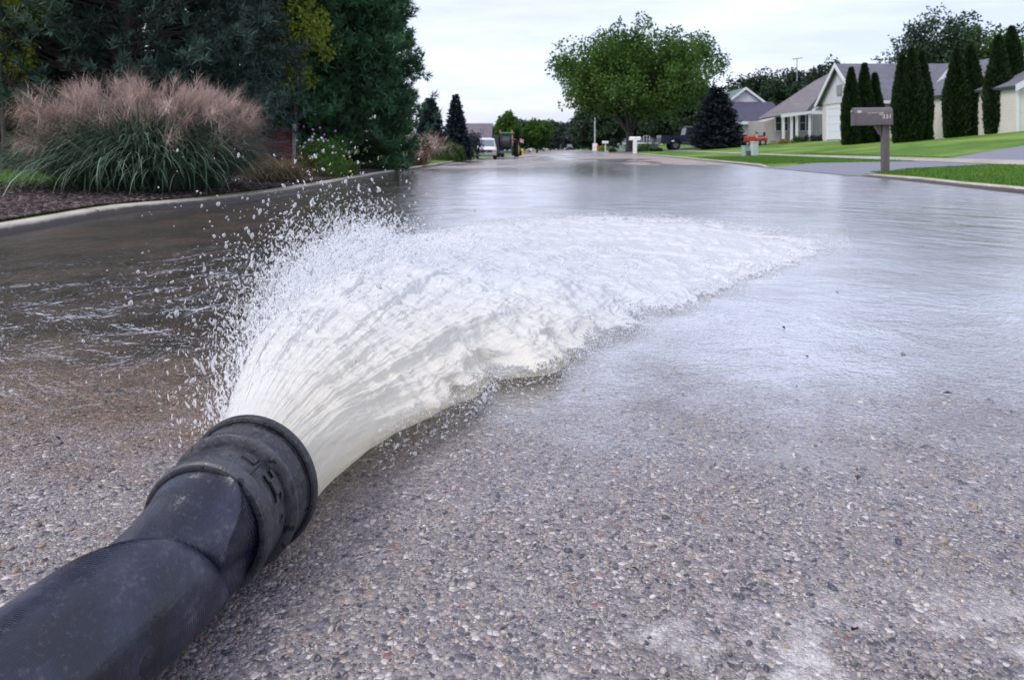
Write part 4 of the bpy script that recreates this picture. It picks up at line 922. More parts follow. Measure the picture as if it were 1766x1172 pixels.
def sec(w, z0, zb, zt, tw):
    """cross-section: lower width w from z0 up to belt zb, then tumblehome to width tw at zt"""
    return [(-w+.04, z0), (-w, z0+.12), (-w, zb), (-tw, zt-.05), (-tw+.12, zt), (tw-.12, zt), (tw, zt-.05), (w, zb), (w, z0+.12), (w-.04, z0)]
def van():
    d_ = 66; x = PX(839, d_); t = thing('white_van', 'white passenger van parked facing the camera ahead of the tractor', 'van', (x, d_, float(rz(x, d_))), R(3))
    PW = simple('white_car_paint', (.72, .73, .76), .25, .03, spec=.6)
    # nose at y=0, going back
    loft_body([(0.0, sec(.86, .48, .80, .98, .80)), (.15, sec(.96, .36, .95, 1.10, .88)), (.8, sec(.99, .34, 1.12, 1.24, .90)), (1.5, sec(.99, .34, 1.16, 1.98, .78)), (1.9, sec(.99, .34, 1.16, 2.06, .80)), (5.3, sec(.99, .36, 1.16, 2.06, .80)), (5.5, sec(.96, .42, 1.16, 2.0, .78))], 'body', PW, t)
    m = MB(); m.add([(-.80, .86, 1.30), (.80, .86, 1.30), (.70, 1.46, 1.90), (-.70, 1.46, 1.90), (-.80, .80, 1.30), (.80, .80, 1.30), (.70, 1.40, 1.91), (-.70, 1.40, 1.91)], [(0, 1, 2, 3), (4, 7, 6, 5), (0, 4, 5, 1), (1, 5, 6, 2), (2, 6, 7, 3), (3, 7, 4, 0)]); m.build('windscreen', simple('windscreen_glass', (.16, .19, .22), .12), t)
    for s in (-1, 1): m = MB(); m.quadslab((s*.985, 1.6, 1.22), (s*.985, 5.0, 1.22), (s*.86, 5.0, 1.82), (s*.86, 1.75, 1.82), .02*s); m.build('side_window', GLASS, t)
    g = MB(); g.box(-.55, .55, -.03, .02, .66, .92); g = g.build('grille', simple('black_grille', (.02, .02, .022), .4), t, bevel=.01)
    e = MB(); e.box(-.13, .13, -.05, -.032, .77, .82); e.box(-.06, .06, -.052, -.033, .755, .835); e.build('badge', CHR, g)
    for s in (-1, 1):
        m = MB(); m.box(s*.57, s*.86, -.03, .06, .80, .93); m.build('headlight', simple('lamp_glass', (.35, .38, .42), .15), t, bevel=.01)
        m = MB(); m.box(s*.57, s*.86, -.035, .06, .67, .79); m.build('indicator_lamp', simple('orange_lens', (.75, .16, .02), .3), t, bevel=.01)
        m = MB(); m.box(s*1.0, s*1.2, 1.2, 1.28, 1.2, 1.45); m.build('mirror', RUB, t, bevel=.02)
        for yy in (.95, 4.4): wheel(t, s*.86, yy, .37, .24, CHR, s)
    m = MB(); m.box(-.97, .97, -.14, .05, .40, .62); m.build('bumper', simple('grey_bumper', (.30, .31, .34), .4), t, bevel=.04)
    m = MB(); m.box(-.18, .18, -.16, -.142, .46, .58); m.build('number_plate', simple('plate_blue', (.35, .45, .62), .5), t)
van()
def tractor():
    d_ = 80; x = PX(872, d_); t = thing('tractor', 'big farm tractor with green roof and yellow rims parked behind the van', 'tractor', (x, d_, float(rz(x, d_))), R(-6))
    BK = simple('machine_black', (.022, .024, .032), .5); BL = simple('machine_blue_grey', (.07, .09, .15), .4); GRN = simple('roof_green', (.04, .22, .08), .4); YL = simple('rim_yellow', (.70, .42, .03), .5); OR = simple('beacon_orange', (.85, .20, .03), .3)
    loft_body([(.6, sec(.62, 1.0, 1.9, 2.68, .58)), (2.0, sec(.66, 1.0, 1.9, 2.72, .6))], 'cab', GLASS, t)
    m = MB(); m.box(-.78, .78, .45, 2.2, 2.74, 2.92); m.build('cab_roof', GRN, t, bevel=.05)
    for s in (-1, 1):
        m = MB(); m.cyl((s*.68, .6, 2.93), (s*.68, .6, 3.15), .07, n=8); m.build('beacon', OR, t)
        m = MB(); m.box(s*.60, s*.66, .56, .64, 1.0, 2.73); m.build('cab_pillar', BL, t)
        m = MB()
        for q in range(9):
            a = math.pi*q/8; m.box(s*.72, s*1.3, 1.6+math.cos(a)*1.02-.18, 1.6+math.cos(a)*1.02+.18, 1.0+math.sin(a)*1.0-.04, 1.0+math.sin(a)*1.0+.04)
        m.build('fender', BK, t)
    def big(x_, y_, r_, w_, s, nm='wheel'):
        m = MB(); m.cyl((x_-w_/2, y_, r_), (x_+w_/2, y_, r_), r_*.95, n=30)
        for q in range(24): a = 2*math.pi*q/24; c0 = (y_+math.cos(a)*r_*.96, r_+math.sin(a)*r_*.96); m.box(x_-w_/2, x_+w_/2, c0[0]-.05, c0[0]+.05, c0[1]-.05, c0[1]+.05)
        w0 = m.build(nm, RUB, t); h = MB(); h.cyl((x_+s*w_/2, y_, r_), (x_+s*(w_/2+.03), y_, r_), r_*.60, r_*.5, 20); h.cyl((x_+s*w_/2, y_, r_), (x_+s*(w_/2+.1), y_, r_), r_*.16, n=10); h.build('rim', YL, w0)
    big(1.12, 1.6, .95, .48, 1); big(-1.12, 1.6, .95, .48, -1); big(.9, 4.3, .62, .36, 1); big(-.9, 4.3, .62, .36, -1)
    loft_body([(2.1, sec(.42, .9, 1.5, 1.75, .34)), (4.6, sec(.38, .9, 1.4, 1.6, .3)), (4.9, sec(.30, 1.0, 1.3, 1.5, .24))], 'bonnet', GRN, t)
    m = MB(); m.cyl((-.42, .1, 1.75), (.5, .1, 1.75), .72, n=28); m.cyl((-.47, .1, 1.75), (-.42, .1, 1.75), .86, n=28); m.cyl((.5, .1, 1.75), (.55, .1, 1.75), .86, n=28); m.build('hose_reel', BK, t, smooth=True)
    m = MB(); m.box(-1.3, -.72, -.35, .1, .55, 2.5); m.build('pump_housing', BK, t, bevel=.06)
    m = MB(); m.box(-.7, .7, -.3, .4, .5, .8); m.box(.62, .74, -.2, .0, .5, 2.3); m.build('rear_frame', BL, t, bevel=.02)
    m = MB(); m.box(.78, 1.15, -.05, .02, 2.02, 2.15); m.build('tail_light', simple('red_lens', (.7, .03, .02), .3), t)
tractor()
def pickup():
    d_ = 60; xr = PX(1136, d_); t = thing('pickup_truck', 'dark blue pickup parked side on with its cab behind the dark spruce', 'pickup truck', (xr, d_, G(xr+1.5, d_)-.05))
    BL = simple('dark_blue_paint', (.055, .065, .11), .25, .1, spec=.7); SL = simple('silver_trim_paint', (.22, .22, .25), .3, metal=.4)
    m = MB()   # side profile in (x,z), extruded across y (-0.95..0.95): tail at x=0
    m.prism([(0, .62), (.0, 1.12), (.03, 1.28), (2.05, 1.28), (2.1, 1.30), (3.95, 1.32), (5.3, 1.22), (5.5, 1.0), (5.5, .55), (5.1, .5), (4.95, .8), (4.6, .98), (4.25, .8), (4.1, .5), (1.75, .5), (1.6, .8), (1.25, .98), (.9, .8), (.75, .52)], -.95, .95, 'y'); m.build('body', BL, t, smooth=True, bevel=.03)
    m = MB(); m.prism([(2.08, 1.285), (2.22, 1.9), (2.5, 1.97), (3.3, 1.95), (3.9, 1.31)], -.80, .80, 'y'); m.build('cab', BL, t, smooth=True, bevel=.04)
    m = MB(); m.prism([(2.35, 1.36), (2.42, 1.84), (3.2, 1.84), (3.6, 1.36)], -.825, -.803, 'y'); m.build('side_window', GLASS, t)
    m = MB(); m.box(2.3, 2.75, -.6, .6, 1.985, 2.05); m.build('cab_lights', simple('pale_lens', (.6, .62, .66), .3), t, bevel=.02)
    m = MB(); m.box(1.8, 4.05, -.975, -.952, .58, .72); m.build('side_trim', SL, t)
    m = MB(); m.box(-.16, -.005, -.92, .92, .50, .68); m.build('rear_bumper', CHR, t, bevel=.03)
    m = MB(); m.box(-.015, .06, -.965, -.80, .85, 1.15); m.build('tail_light', simple('dull_red_lens', (.25, .05, .05), .3), t)
    for xx in (1.25, 4.6):
        for s in (-1, 1):
            m = MB(); m.cyl((xx, s*.84-.12, .39), (xx, s*.84+.12, .39), .39, n=24); w = m.build('wheel', RUB, t, smooth=True)
            h = MB(); h.cyl((xx, s*.965, .39), (xx, s*.985, .39), .22, .19, 16); h.build('rim', CHR, w)
pickup()
def car(px, d_, label, paint, kind='suv', rot=0, onroad=True, group='cars far down the street'):
    x = PX(px, d_); t = thing('parked_car', label, 'car', (x, d_, (float(rz(x, d_)) if onroad else G(x, d_))), rot, group); h = 1.75 if kind == 'suv' else 1.42
    loft_body([(0, sec(.80, .38, .70, .82, .74)), (.2, sec(.88, .30, .85, .95, .80)), (1.1, sec(.90, .28, .95, 1.05, .80)), (1.7, sec(.90, .28, .98, h-.05, .64)), (3.6, sec(.90, .28, .98, h, .66)), (4.2, sec(.88, .32, .98, h-.25 if kind == 'suv' else 1.1, .66)), (4.4, sec(.84, .4, .9, 1.05, .66))], 'body', paint, t)
    m = MB(); m.add([(-.72, 1.12, 1.06), (.72, 1.12, 1.06), (.58, 1.62, h-.14), (-.58, 1.62, h-.14), (-.72, 1.06, 1.07), (.72, 1.06, 1.07), (.58, 1.56, h-.12), (-.58, 1.56, h-.12)], [(0, 1, 2, 3), (4, 7, 6, 5), (0, 4, 5, 1), (1, 5, 6, 2), (2, 6, 7, 3), (3, 7, 4, 0)]); m.build('windscreen', simple('windscreen_glass', (.16, .19, .22)), t)
    for s in (-1, 1):
        m = MB(); m.quadslab((s*.885, 1.7, 1.04), (s*.885, 3.9, 1.04), (s*.70, 3.6, h-.14), (s*.70, 1.9, h-.14), .015*s); m.build('side_window', GLASS, t)
        m = MB(); m.box(s*.52, s*.80, -.03, .08, .66, .80); m.build('headlight', simple('lamp_glass', (.35, .38, .42)), t)
        for yy in (.85, 3.5): wheel(t, s*.80, yy, .34, .22, CHR, s)
    m = MB(); m.box(-.5, .5, -.04, .05, .44, .72); m.build('grille', simple('black_grille', (.02, .02, .022)), t)
    m = MB(); m.box(-.86, .86, -.08, .1, .32, .45); m.build('bumper', RUB, t, bevel=.03)
car(933, 180, 'white sport vehicle driving this way near the flag', simple('white_car_paint', (.72, .73, .76)), 'suv')
car(983, 200, 'dark car farthest down the middle of the road', simple('black_blue_paint', (.02, .022, .04), .25), 'suv')
car(905, 140, 'white car on the driveway, left of the other white car', simple('white_car_paint', (.72, .73, .76)), 'sedan', R(70), False)
car(919, 150, 'white car on the driveway, right of the other white car', simple('white_car_paint', (.72, .73, .76)), 'sedan', R(80), False)
car(1046, 140, 'pale car beyond the small mailboxes', simple('silver_car_paint', (.4, .41, .44), .3), 'sedan', R(-60), False)
def mower():
    d_ = 51; x = PX(1299, d_); t = thing('riding_mower', 'orange red riding mower behind the pale green pedestal', 'mower', (x, d_, G(x, d_)-.02), R(80)); OR = simple('mower_orange', (.36, .055, .025), .4)
    loft_body([(-.1, [(-.26, .35), (-.28, .7), (-.2, .8), (.2, .8), (.28, .7), (.26, .35)]), (.7, [(-.24, .35), (-.26, .62), (-.18, .7), (.18, .7), (.26, .62), (.24, .35)])], 'bonnet', OR, t)
    loft_body([(-.95, [(-.36, .35), (-.38, .6), (-.3, .68), (.3, .68), (.38, .6), (.36, .35)]), (-.15, [(-.36, .3), (-.38, .55), (-.3, .6), (.3, .6), (.38, .55), (.36, .3)])], 'rear_body', OR, t)
    m = MB(); m.box(-.22, .22, -.75, -.35, .68, .76); m.box(-.22, .22, -.82, -.72, .7, 1.02); m.build('seat', RUB, t, bevel=.03)
    m = MB(); m.cyl((0, -.1, .75), (0, -.22, .98), .02, n=6); m.cyl((0, -.24, .97), (0, -.26, 1.0), .16, n=14); m.build('steering_wheel', RUB, t)
    for s in (-1, 1): wheel(t, s*.42, -.6, .25, .2, CHR, s); wheel(t, s*.38, .45, .18, .14, CHR, s)
    m = MB(); m.box(-.5, .5, -.35, .25, .12, .26); m.build('cutting_deck', OR, t, bevel=.04)
mower()
# shrubs by the houses and street
for i, (px, d_, r_, h_, lb, mt) in enumerate([(1376, 49.5, .45, .55, 'light green shrub at the foot of the porch posts', M_HEDGE), (1395, 49.5, .5, .6, 'dark rounded shrub at the porch corner', M_DSPRUCE), (1413, 49, .45, .5, 'dark purple shrub right of the porch corner', M_DSPRUCE), (1428, 48.5, .6, .75, 'dark reddish shrub beside the garage door', leafmat('red_dark_leaf', (.03, .015, .02), (.09, .04, .05), .1)),
        (1611, 41, .55, .6, 'grey green shrub beneath the white window', M_SHRUB), (1697, 38, .5, .75, 'pink flowering shrub beyond the evergreen pair', leafmat('pink_shrub', (.05, .06, .03), (.30, .10, .12), .2)), (1690, 36.5, .5, .35, 'low yellow green plant beyond the evergreen pair', M_YELLOWLEAF), (1353, 50, .4, .35, 'low orange flowering plant by the porch', leafmat('orange_fl', (.06, .12, .03), (.45, .25, .05), .2)),
        (1106, 55, .55, .75, 'green bush right of the thick white mailbox', M_HEDGE), (1116, 56, .7, .75, 'wide light green bush left of the pickup', M_SHRUB), (1041, 74, .55, .75, 'yellow green bush under the left white mailbox', M_YELLOWLEAF), (1057, 67, .4, .4, 'small green plant at the black mailbox post', M_HEDGE), (1126, 54, .25, .25, 'tiny dark plant on the verge behind the bushes', M_DSPRUCE), (1136, 53.5, .3, .3, 'tiny dark plant below the pickup tail', M_DSPRUCE)]):
    x = PX(px, d_); shrub('shrub', lb, (x, d_, G(x, d_)-.03), r_, h_, mt, 26, 40, .09 if d_ < 60 else .12, 200+i, 'small garden shrubs')
x = PX(891, 100); spruce('narrow_conifer', 'narrow dark conifer just right of the tractor', (x, 100, G(x, 100)), 3.9, .75, M_ARB, whorls=24, per=10, needle=.2, width=.09, dens=26, seed=301, power=.6)

# loose and proud stones in the near road surface
M_PEB = NT('river_pebbles'); _c = M_PEB.ramp(M_PEB.attr('tone'), [(0, (.06, .062, .08)), (.2, (.15, .145, .15)), (.4, (.28, .26, .23)), (.6, (.40, .36, .31)), (.75, (.30, .22, .15)), (.85, (.20, .19, .20)), (.95, (.55, .52, .47)), (.99, (.25, .13, .09))], 'CONSTANT')
M_PEB = M_PEB.base(M_PEB.mix(.4, _c, M_PEB.noise(M_PEB.co(), 300, 3), 'OVERLAY'), .42, 0, .5)
def pebbles():
    r = np.random.default_rng(91); n = 2400; y = .72+1.5*r.random(n)**1.4; x = r.uniform(-1, 1, n)*y*.80
    k = (x > np.interp(y, [.7, .9, 1.0, 1.04, 1.1, 1.5, 2.2], [-.28, -.24, -.22, -.22, -.18, -.05, .3])) | (x < np.interp(y, [.7, 1.03, 1.04, 2.2], [-.66, -.52, -.62, -.9]))
    x, y = x[k], y[k]; n = len(x); s_ = r.lognormal(0, .32, n)*.0033; s_[:10] *= 1.6; h = s_*r.uniform(.45, .7, n)
    hd = r.uniform(0, math.pi, n)
    o = blobs_mesh('loose_pebbles', M_PEB, np.stack([x, y, h*.05], 1), np.stack([s_*r.uniform(1, 1.5, n), s_*r.uniform(.8, 1.0, n), h], 1), None, seed=92)
    return o
def debris():
    r = np.random.default_rng(95); pts = [(-.92, 1.42), (-.86, 1.02), (1.35, 2.9), (.9, 2.3), (.18, .98), (1.9, 3.3), (-1.4, 2.2), (.62, 1.25), (1.05, 1.7), (-.72, 1.22), (.42, .86)]
    c = np.array([(x, y, .006) for x, y in pts]); n = len(c); d = np.stack([r.normal(size=n), r.normal(size=n), r.uniform(0, .3, n)], 1)
    V = cards(c, d, np.tile([0, 0, 1.], (n, 1)), r.uniform(.012, .026, n), r.uniform(.006, .012, n), .35)
    for i in range(n):
        o = mesh_obj('fallen_leaf', V[i*4:i*4+4], np.array([[0, 1, 2, 3]]), M_CHIP, None, attrs={'tone': np.full(4, r.random()*.4)})
        tag(o, 'dark crumpled leaf scrap stuck to the road surface', 'leaf', 'leaf scraps on the road')
debris()
tag(pebbles(), 'small rounded stones standing proud of the near road surface', 'stones', kind='stuff')
#@@WATERHOSE
# ------------------------------------------------------------------ discharge hose with coupling
def hose_material():
    t = NT('black_rubber_hose'); uv = t.co('UV'); v = t.co()
    wv = t.n('ShaderNodeTexWave', wave_type='BANDS', bands_direction='X'); m = t.n('ShaderNodeMapping'); t.l(uv, m.inputs[0]); m.inputs['Rotation'].default_value = (0, 0, .12); t.l(m.outputs[0], wv.inputs[0]); wv.inputs['Scale'].default_value = 110; wv.inputs['Distortion'].default_value = .8
    w2 = t.n('ShaderNodeTexWave', wave_type='BANDS', bands_direction='Y'); t.l(uv, w2.inputs[0]); w2.inputs['Scale'].default_value = 38; w2.inputs['Distortion'].default_value = .6
    a = t.noise(v, 14, 5, .65); b = t.noise(v, 160, 3, .7); st = t.noise(t.co(scale=(1.2, .35, 1)), 9, 3, .5, 1.2)
    col = t.mix(t.mr(a, .35, .7), (.008, .009, .020), (.026, .030, .062)); col = t.mix(t.mr(b, .55, .75, 0, .6), col, (.085, .085, .09))
    dusty = t.math('MULTIPLY', t.mr(a, .52, .70), t.mr(b, .42, .62)); col = t.mix(t.math('MULTIPLY', dusty, .55), col, (.13, .115, .105))
    wet = t.mr(st, .66, .685); col = t.mix(wet, col, (.010, .011, .018))
    ro = t.mix(wet, t.mr(a, .3, .7, .20, .36), .12)
    nm = t.bump(wv.outputs[1], .24, .0008); nm = t.bump(w2.outputs[1], .10, .0006, nm); nm = t.bump(b, .35, .0012, nm); nm = t.bump(a, .3, .004, nm)
    return t.base(col, ro, 0, .6, nm)
def coupling_material(name='black_coupling_wear_glints', k=1.0):
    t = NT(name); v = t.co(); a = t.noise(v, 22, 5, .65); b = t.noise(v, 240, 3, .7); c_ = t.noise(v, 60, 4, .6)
    col = t.mix(t.mr(a, .35, .65), (.020*k, .021*k, .027*k), (.055*k, .056*k, .066*k)); col = t.mix(t.mr(b, .55, .72, 0, .5), col, (.17, .17, .19))  # fine pale flecks: light wear, with highlights painted into the colour
    col = t.mix(t.mr(c_, .60, .68, 0, .5), col, (.10, .085, .08)); wet = t.mr(t.noise(v, 42, 2, .5, .8), .63, .66); col = t.mix(wet, col, (.012, .012, .016))
    nm = t.bump(b, .5, .0012); nm = t.bump(c_, .4, .003, nm)
    return t.base(col, t.mix(wet, t.mr(a, .3, .7, .26, .48), .12), 0, .6, nm)
def build_hose():
    MC = Vector((-.389, 1.035, .101)); ax = Vector((.15, .985, .02)).normalized(); RO = .104
    root = thing('discharge_hose', 'thick black rubber discharge hose lying on the wet road, ending in a wide coupling', 'hose', (MC.x, MC.y, 0))
    off = Vector((MC.x, MC.y, 0)); u = Vector((ax.y, -ax.x, 0)).normalized(); w = u.cross(ax)      # u = right, w = up
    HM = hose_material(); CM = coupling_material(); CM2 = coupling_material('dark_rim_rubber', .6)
    def lathe(name, prof, mat, parent, n=120, holes=None, thick=0):
        V = []; 
        for s, r in prof:
            for k in range(n):
                a = 2*math.pi*k/n; p = MC-off+ax*(s*.8 if s < 0 else s)+u*math.cos(a)*r+w*math.sin(a)*r; V.append(p)
        Fs = []
        for i in range(len(prof)-1):
            for k in range(n):
                if holes and holes(i, k/n*360): continue
                Fs.append((i*n+k, i*n+(k+1) % n, (i+1)*n+(k+1) % n, (i+1)*n+k))
        o = mesh_obj(name, V, Fs, mat, parent); import bmesh
        bm = bmesh.new(); bm.from_mesh(o.data); bmesh.ops.recalc_face_normals(bm, faces=bm.faces); bm.to_mesh(o.data); bm.free()
        o.data.polygons.foreach_set('use_smooth', np.ones(len(o.data.polygons), bool)); o.data.set_sharp_from_angle(angle=R(32))
        if thick: m = o.modifiers.new('s', 'SOLIDIFY'); m.thickness = thick; m.offset = -1
        return o
    # s=0 is the mouth; negative towards the hose
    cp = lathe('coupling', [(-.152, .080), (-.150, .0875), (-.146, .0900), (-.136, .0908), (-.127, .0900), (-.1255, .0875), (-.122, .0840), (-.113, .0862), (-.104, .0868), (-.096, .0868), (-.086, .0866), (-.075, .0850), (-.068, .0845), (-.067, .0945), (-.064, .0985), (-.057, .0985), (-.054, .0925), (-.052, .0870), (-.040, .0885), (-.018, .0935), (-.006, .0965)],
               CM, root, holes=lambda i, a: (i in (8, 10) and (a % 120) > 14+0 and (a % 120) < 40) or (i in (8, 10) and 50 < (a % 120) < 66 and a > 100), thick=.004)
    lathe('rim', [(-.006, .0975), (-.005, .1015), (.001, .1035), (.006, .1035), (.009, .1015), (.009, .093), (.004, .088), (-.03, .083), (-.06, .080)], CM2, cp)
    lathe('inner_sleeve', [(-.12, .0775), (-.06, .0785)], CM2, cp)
    for a, so_, hw, hl in ((28, -.091, .006, .011), (150, -.091, .006, .011), (262, -.091, .006, .011), (62, -.091, .006, .011), (52, -.108, .0175, .0015), (300, -.108, .0175, .0015)):
        a = R(a); so_ *= .8; c0 = MC-off+ax*so_+u*math.cos(a)*.0872+w*math.sin(a)*.0872; tn = (-u*math.sin(a)+w*math.cos(a)); nn = (u*math.cos(a)+w*math.sin(a))
        vs = [c0+ax*sx_*hw+tn*sy*hl+nn*sz*.0026 for sz in (-1, 1) for sx_, sy in ((-1, -1), (1, -1), (1, 1), (-1, 1))]
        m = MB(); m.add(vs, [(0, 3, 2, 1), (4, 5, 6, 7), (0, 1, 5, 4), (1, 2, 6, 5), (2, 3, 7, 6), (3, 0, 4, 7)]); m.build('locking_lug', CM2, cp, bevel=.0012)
    # hose: path from the collar back past the camera
    J = MC+ax*-.104
    ctrl = [J, J+ax*-.05+Vector((0, 0, -.006)), Vector((-.452, .735, .080)), Vector((-.498, .56, .077)), Vector((-.60, .33, .082)), Vector((-.74, .02, .082)), Vector((-.90, -.5, .082)), Vector((-1.0, -1.3, .082))]
    N = 560; nt_ = 200; cl = np.array([0]+list(np.cumsum([(ctrl[i+1]-ctrl[i]).length for i in range(len(ctrl)-1)])))
    # denser near the camera end
    S = np.concatenate([np.linspace(0, .55, 460), np.linspace(.55, cl[-1], 101)[1:]]); N = len(S)
    def cat(i, q):
        p = [ctrl[max(i-1, 0)], ctrl[i], ctrl[i+1], ctrl[min(i+2, len(ctrl)-1)]]
        return .5*((2*p[1])+(p[2]-p[0])*q+(2*p[0]-5*p[1]+4*p[2]-p[3])*q*q+(3*p[1]-p[0]-3*p[2]+p[3])*q**3)
    path = []
    for s_ in S: i = min(len(ctrl)-2, max(0, int(np.searchsorted(cl, s_, 'right')-1))); path.append(cat(i, (s_-cl[i])/(cl[i+1]-cl[i])))
    path = np.array([list(p) for p in path]); T = np.gradient(path, axis=0); T /= np.linalg.norm(T, axis=1)[:, None]
    rt = np.stack([-T[:, 1], T[:, 0], 0*T[:, 0]], 1); rt /= np.linalg.norm(rt, axis=1)[:, None]; up = np.cross(T, rt); up *= np.sign(up[:, 2:3])
    A = np.linspace(0, 2*math.pi, nt_+1); SS, AA = np.meshgrid(S, A, indexing='ij')
    r0 = np.interp(SS, [0, .012, .05, .12, .2, .35, 9], [.0800, .0825, .081, .0825, .081, .080, .080])
    deg = np.degrees(AA); deg = np.where(deg > 180, deg-360, deg)      # 0 = right, 90 = top, 180 = left
    # crease runs from high left (far back) to lower right (close to the collar)
    sc = np.interp(deg, [-60, -25, 10, 60, 105, 140, 175], [.045, .062, .080, .105, .148, .175, .19])
    win = np.clip((deg+50)/35, 0, 1)*np.clip((168-deg)/30, 0, 1); win = win*win*(3-2*win)
    q = SS/sc
    facet = np.where(q < 1, np.sin(math.pi/2*np.clip(q, 0, 1))**2.0, np.exp(-(q-1)*sc/.016))
    dent = .027*facet*win
    dent += .009*np.exp(-np.abs(SS-sc)/.0035)*win                      # the sharp fold itself
    ridge = .0015*np.exp(-((SS-sc-.026)/.014)**2)*win                   # bulge behind the fold
    # second fold curving up from the right end of the crease to the collar
    sr = np.interp(deg, [-40, -10, 15, 40, 60, 75], [.075, .072, .058, .036, .016, .0]); w2 = np.clip((deg+45)/20, 0, 1)*np.clip((74-deg)/15, 0, 1)
    ridge += .0080*np.exp(-np.abs(SS-sr)/.010)*w2
    P0 = np.stack([SS.ravel()*9, np.cos(AA).ravel()*1.2, np.sin(AA).ravel()*1.2], 1)
    rr = r0-dent+ridge+(.0045*fbm(P0, 3, 5)).reshape(SS.shape)*np.clip(SS/.05, 0, 1)
    V = path[:, None]+rt[:, None]*(np.cos(AA)*rr)[..., None]+up[:, None]*(np.sin(AA)*rr)[..., None]
    V[..., 2] = np.maximum(V[..., 2], .002+.0*V[..., 2]); V = V-np.array([off.x, off.y, 0])
    UV = np.stack([SS, AA*.0815], -1).reshape(-1, 2)
    mesh_obj('tube', V.reshape(-1, 3), grid_faces(N, nt_+1), HM, root, True, uv=UV)
build_hose()

# ------------------------------------------------------------------ the gushing water
def foam_material():
    t = NT('foaming_water'); uv = t.co('UV'); v = t.co(); fr = t.attr('fringe'); silt = t.attr('silt'); st = t.attr('station')
    m1 = t.n('ShaderNodeMapping'); t.l(uv, m1.inputs[0]); m1.inputs['Scale'].default_value = (5, 24, 1)
    m2 = t.n('ShaderNodeMapping'); t.l(uv, m2.inputs[0]); m2.inputs['Scale'].default_value = (20, 70, 1)
    s1 = t.noise(m1.outputs[0], 1, 5, .62, .5); s2 = t.noise(m2.outputs[0], 1, 4, .65, .6)
    f1 = t.noise(v, 34, 5, .62, .4); f2 = t.noise(v, 120, 3, .6); f0 = t.noise(v, 9, 4, .55, .3)
    nearw = t.mr(st, 1.7, .5)
    streak = t.mix(nearw, t.mix(.5, f1, f0), t.mix(.45, s1, s2))
    col = t.mix(silt, (.90, .92, .94), (.90, .85, .71))
    col = t.mix(t.math('MULTIPLY', t.mr(streak, .48, .34), .4), col, t.mix(silt, (.72, .76, .80), (.72, .65, .49)))
    nm = t.bump(streak, .30, .014); nm = t.bump(f2, .18, .003, nm); 
    t.base(col, .38, 0, .5, nm)
    tl = t.n('ShaderNodeBsdfTranslucent'); t.l(col, tl.inputs[0]); mx = t.n('ShaderNodeMixShader'); mx.inputs[0].default_value = .38; t.l(t.p.outputs[0], mx.inputs[1]); t.l(tl.outputs[0], mx.inputs[2])
    hole = t.math('ADD', t.math('MULTIPLY', t.mix(nearw, f1, t.mix(.4, s2, f1)), .65), t.math('MULTIPLY', f2, .35))
    al = t.mr(t.math('SUBTRACT', t.mr(hole, .25, .66, 0, 1, False), fr), -.16, .08)
    tr = t.n('ShaderNodeBsdfTransparent'); m3 = t.n('ShaderNodeMixShader'); t.l(al, m3.inputs[0]); t.l(tr.outputs[0], m3.inputs[1]); t.l(mx.outputs[0], m3.inputs[2]); t.l(m3.outputs[0], t.out.inputs[0])
    return t.m
def bez(a, b, c, q): return a*(1-q)**2+2*b*q*(1-q)+c*q*q
TT = np.array([0, .12, .25, .4, .5, .62, .75, .88, 1.0])
EX = np.array([-.90, -.66, -.25, .45, .95, 1.55, 2.10, 2.34, 1.95]); EY = np.array([3.7, 4.8, 5.8, 6.55, 6.75, 6.55, 5.85, 4.95, 4.05])
CX = np.array([-.80, -.78, -.72, -.62, -.50, -.40, -.31, -.24, -.18]); CY = np.array([2.05, 2.1, 2.2, 2.25, 2.2, 2.15, 2.08, 2.02, 1.90])
def stream(t, q, sp=1.0):
    """ground position of stream line t at fraction q"""
    mx_ = -.377+(t-.5)*2*.076*1.0; my = 1.040-(t-.5)*.02
    x = bez(mx_, np.interp(t, TT, CX), np.interp(t, TT, EX), q); y = bez(my, np.interp(t, TT, CY), np.interp(t, TT, EY), q)
    return x, y
STA = [0, .15, .3, .5, .8, 1.2, 1.7, 2.3, 3.1, 4.0, 5.0, 6.2]
TOP = [.082, .098, .125, .155, .190, .212, .198, .146, .074, .032, .016, .008]
MID = [.102, .095, .085, .070, .040, .018, .006, .0, .0, .0, .0, .0]
BOT = [.078, .070, .066, .066, .05, .04, .03, .02, .02, .02, .02, .02]
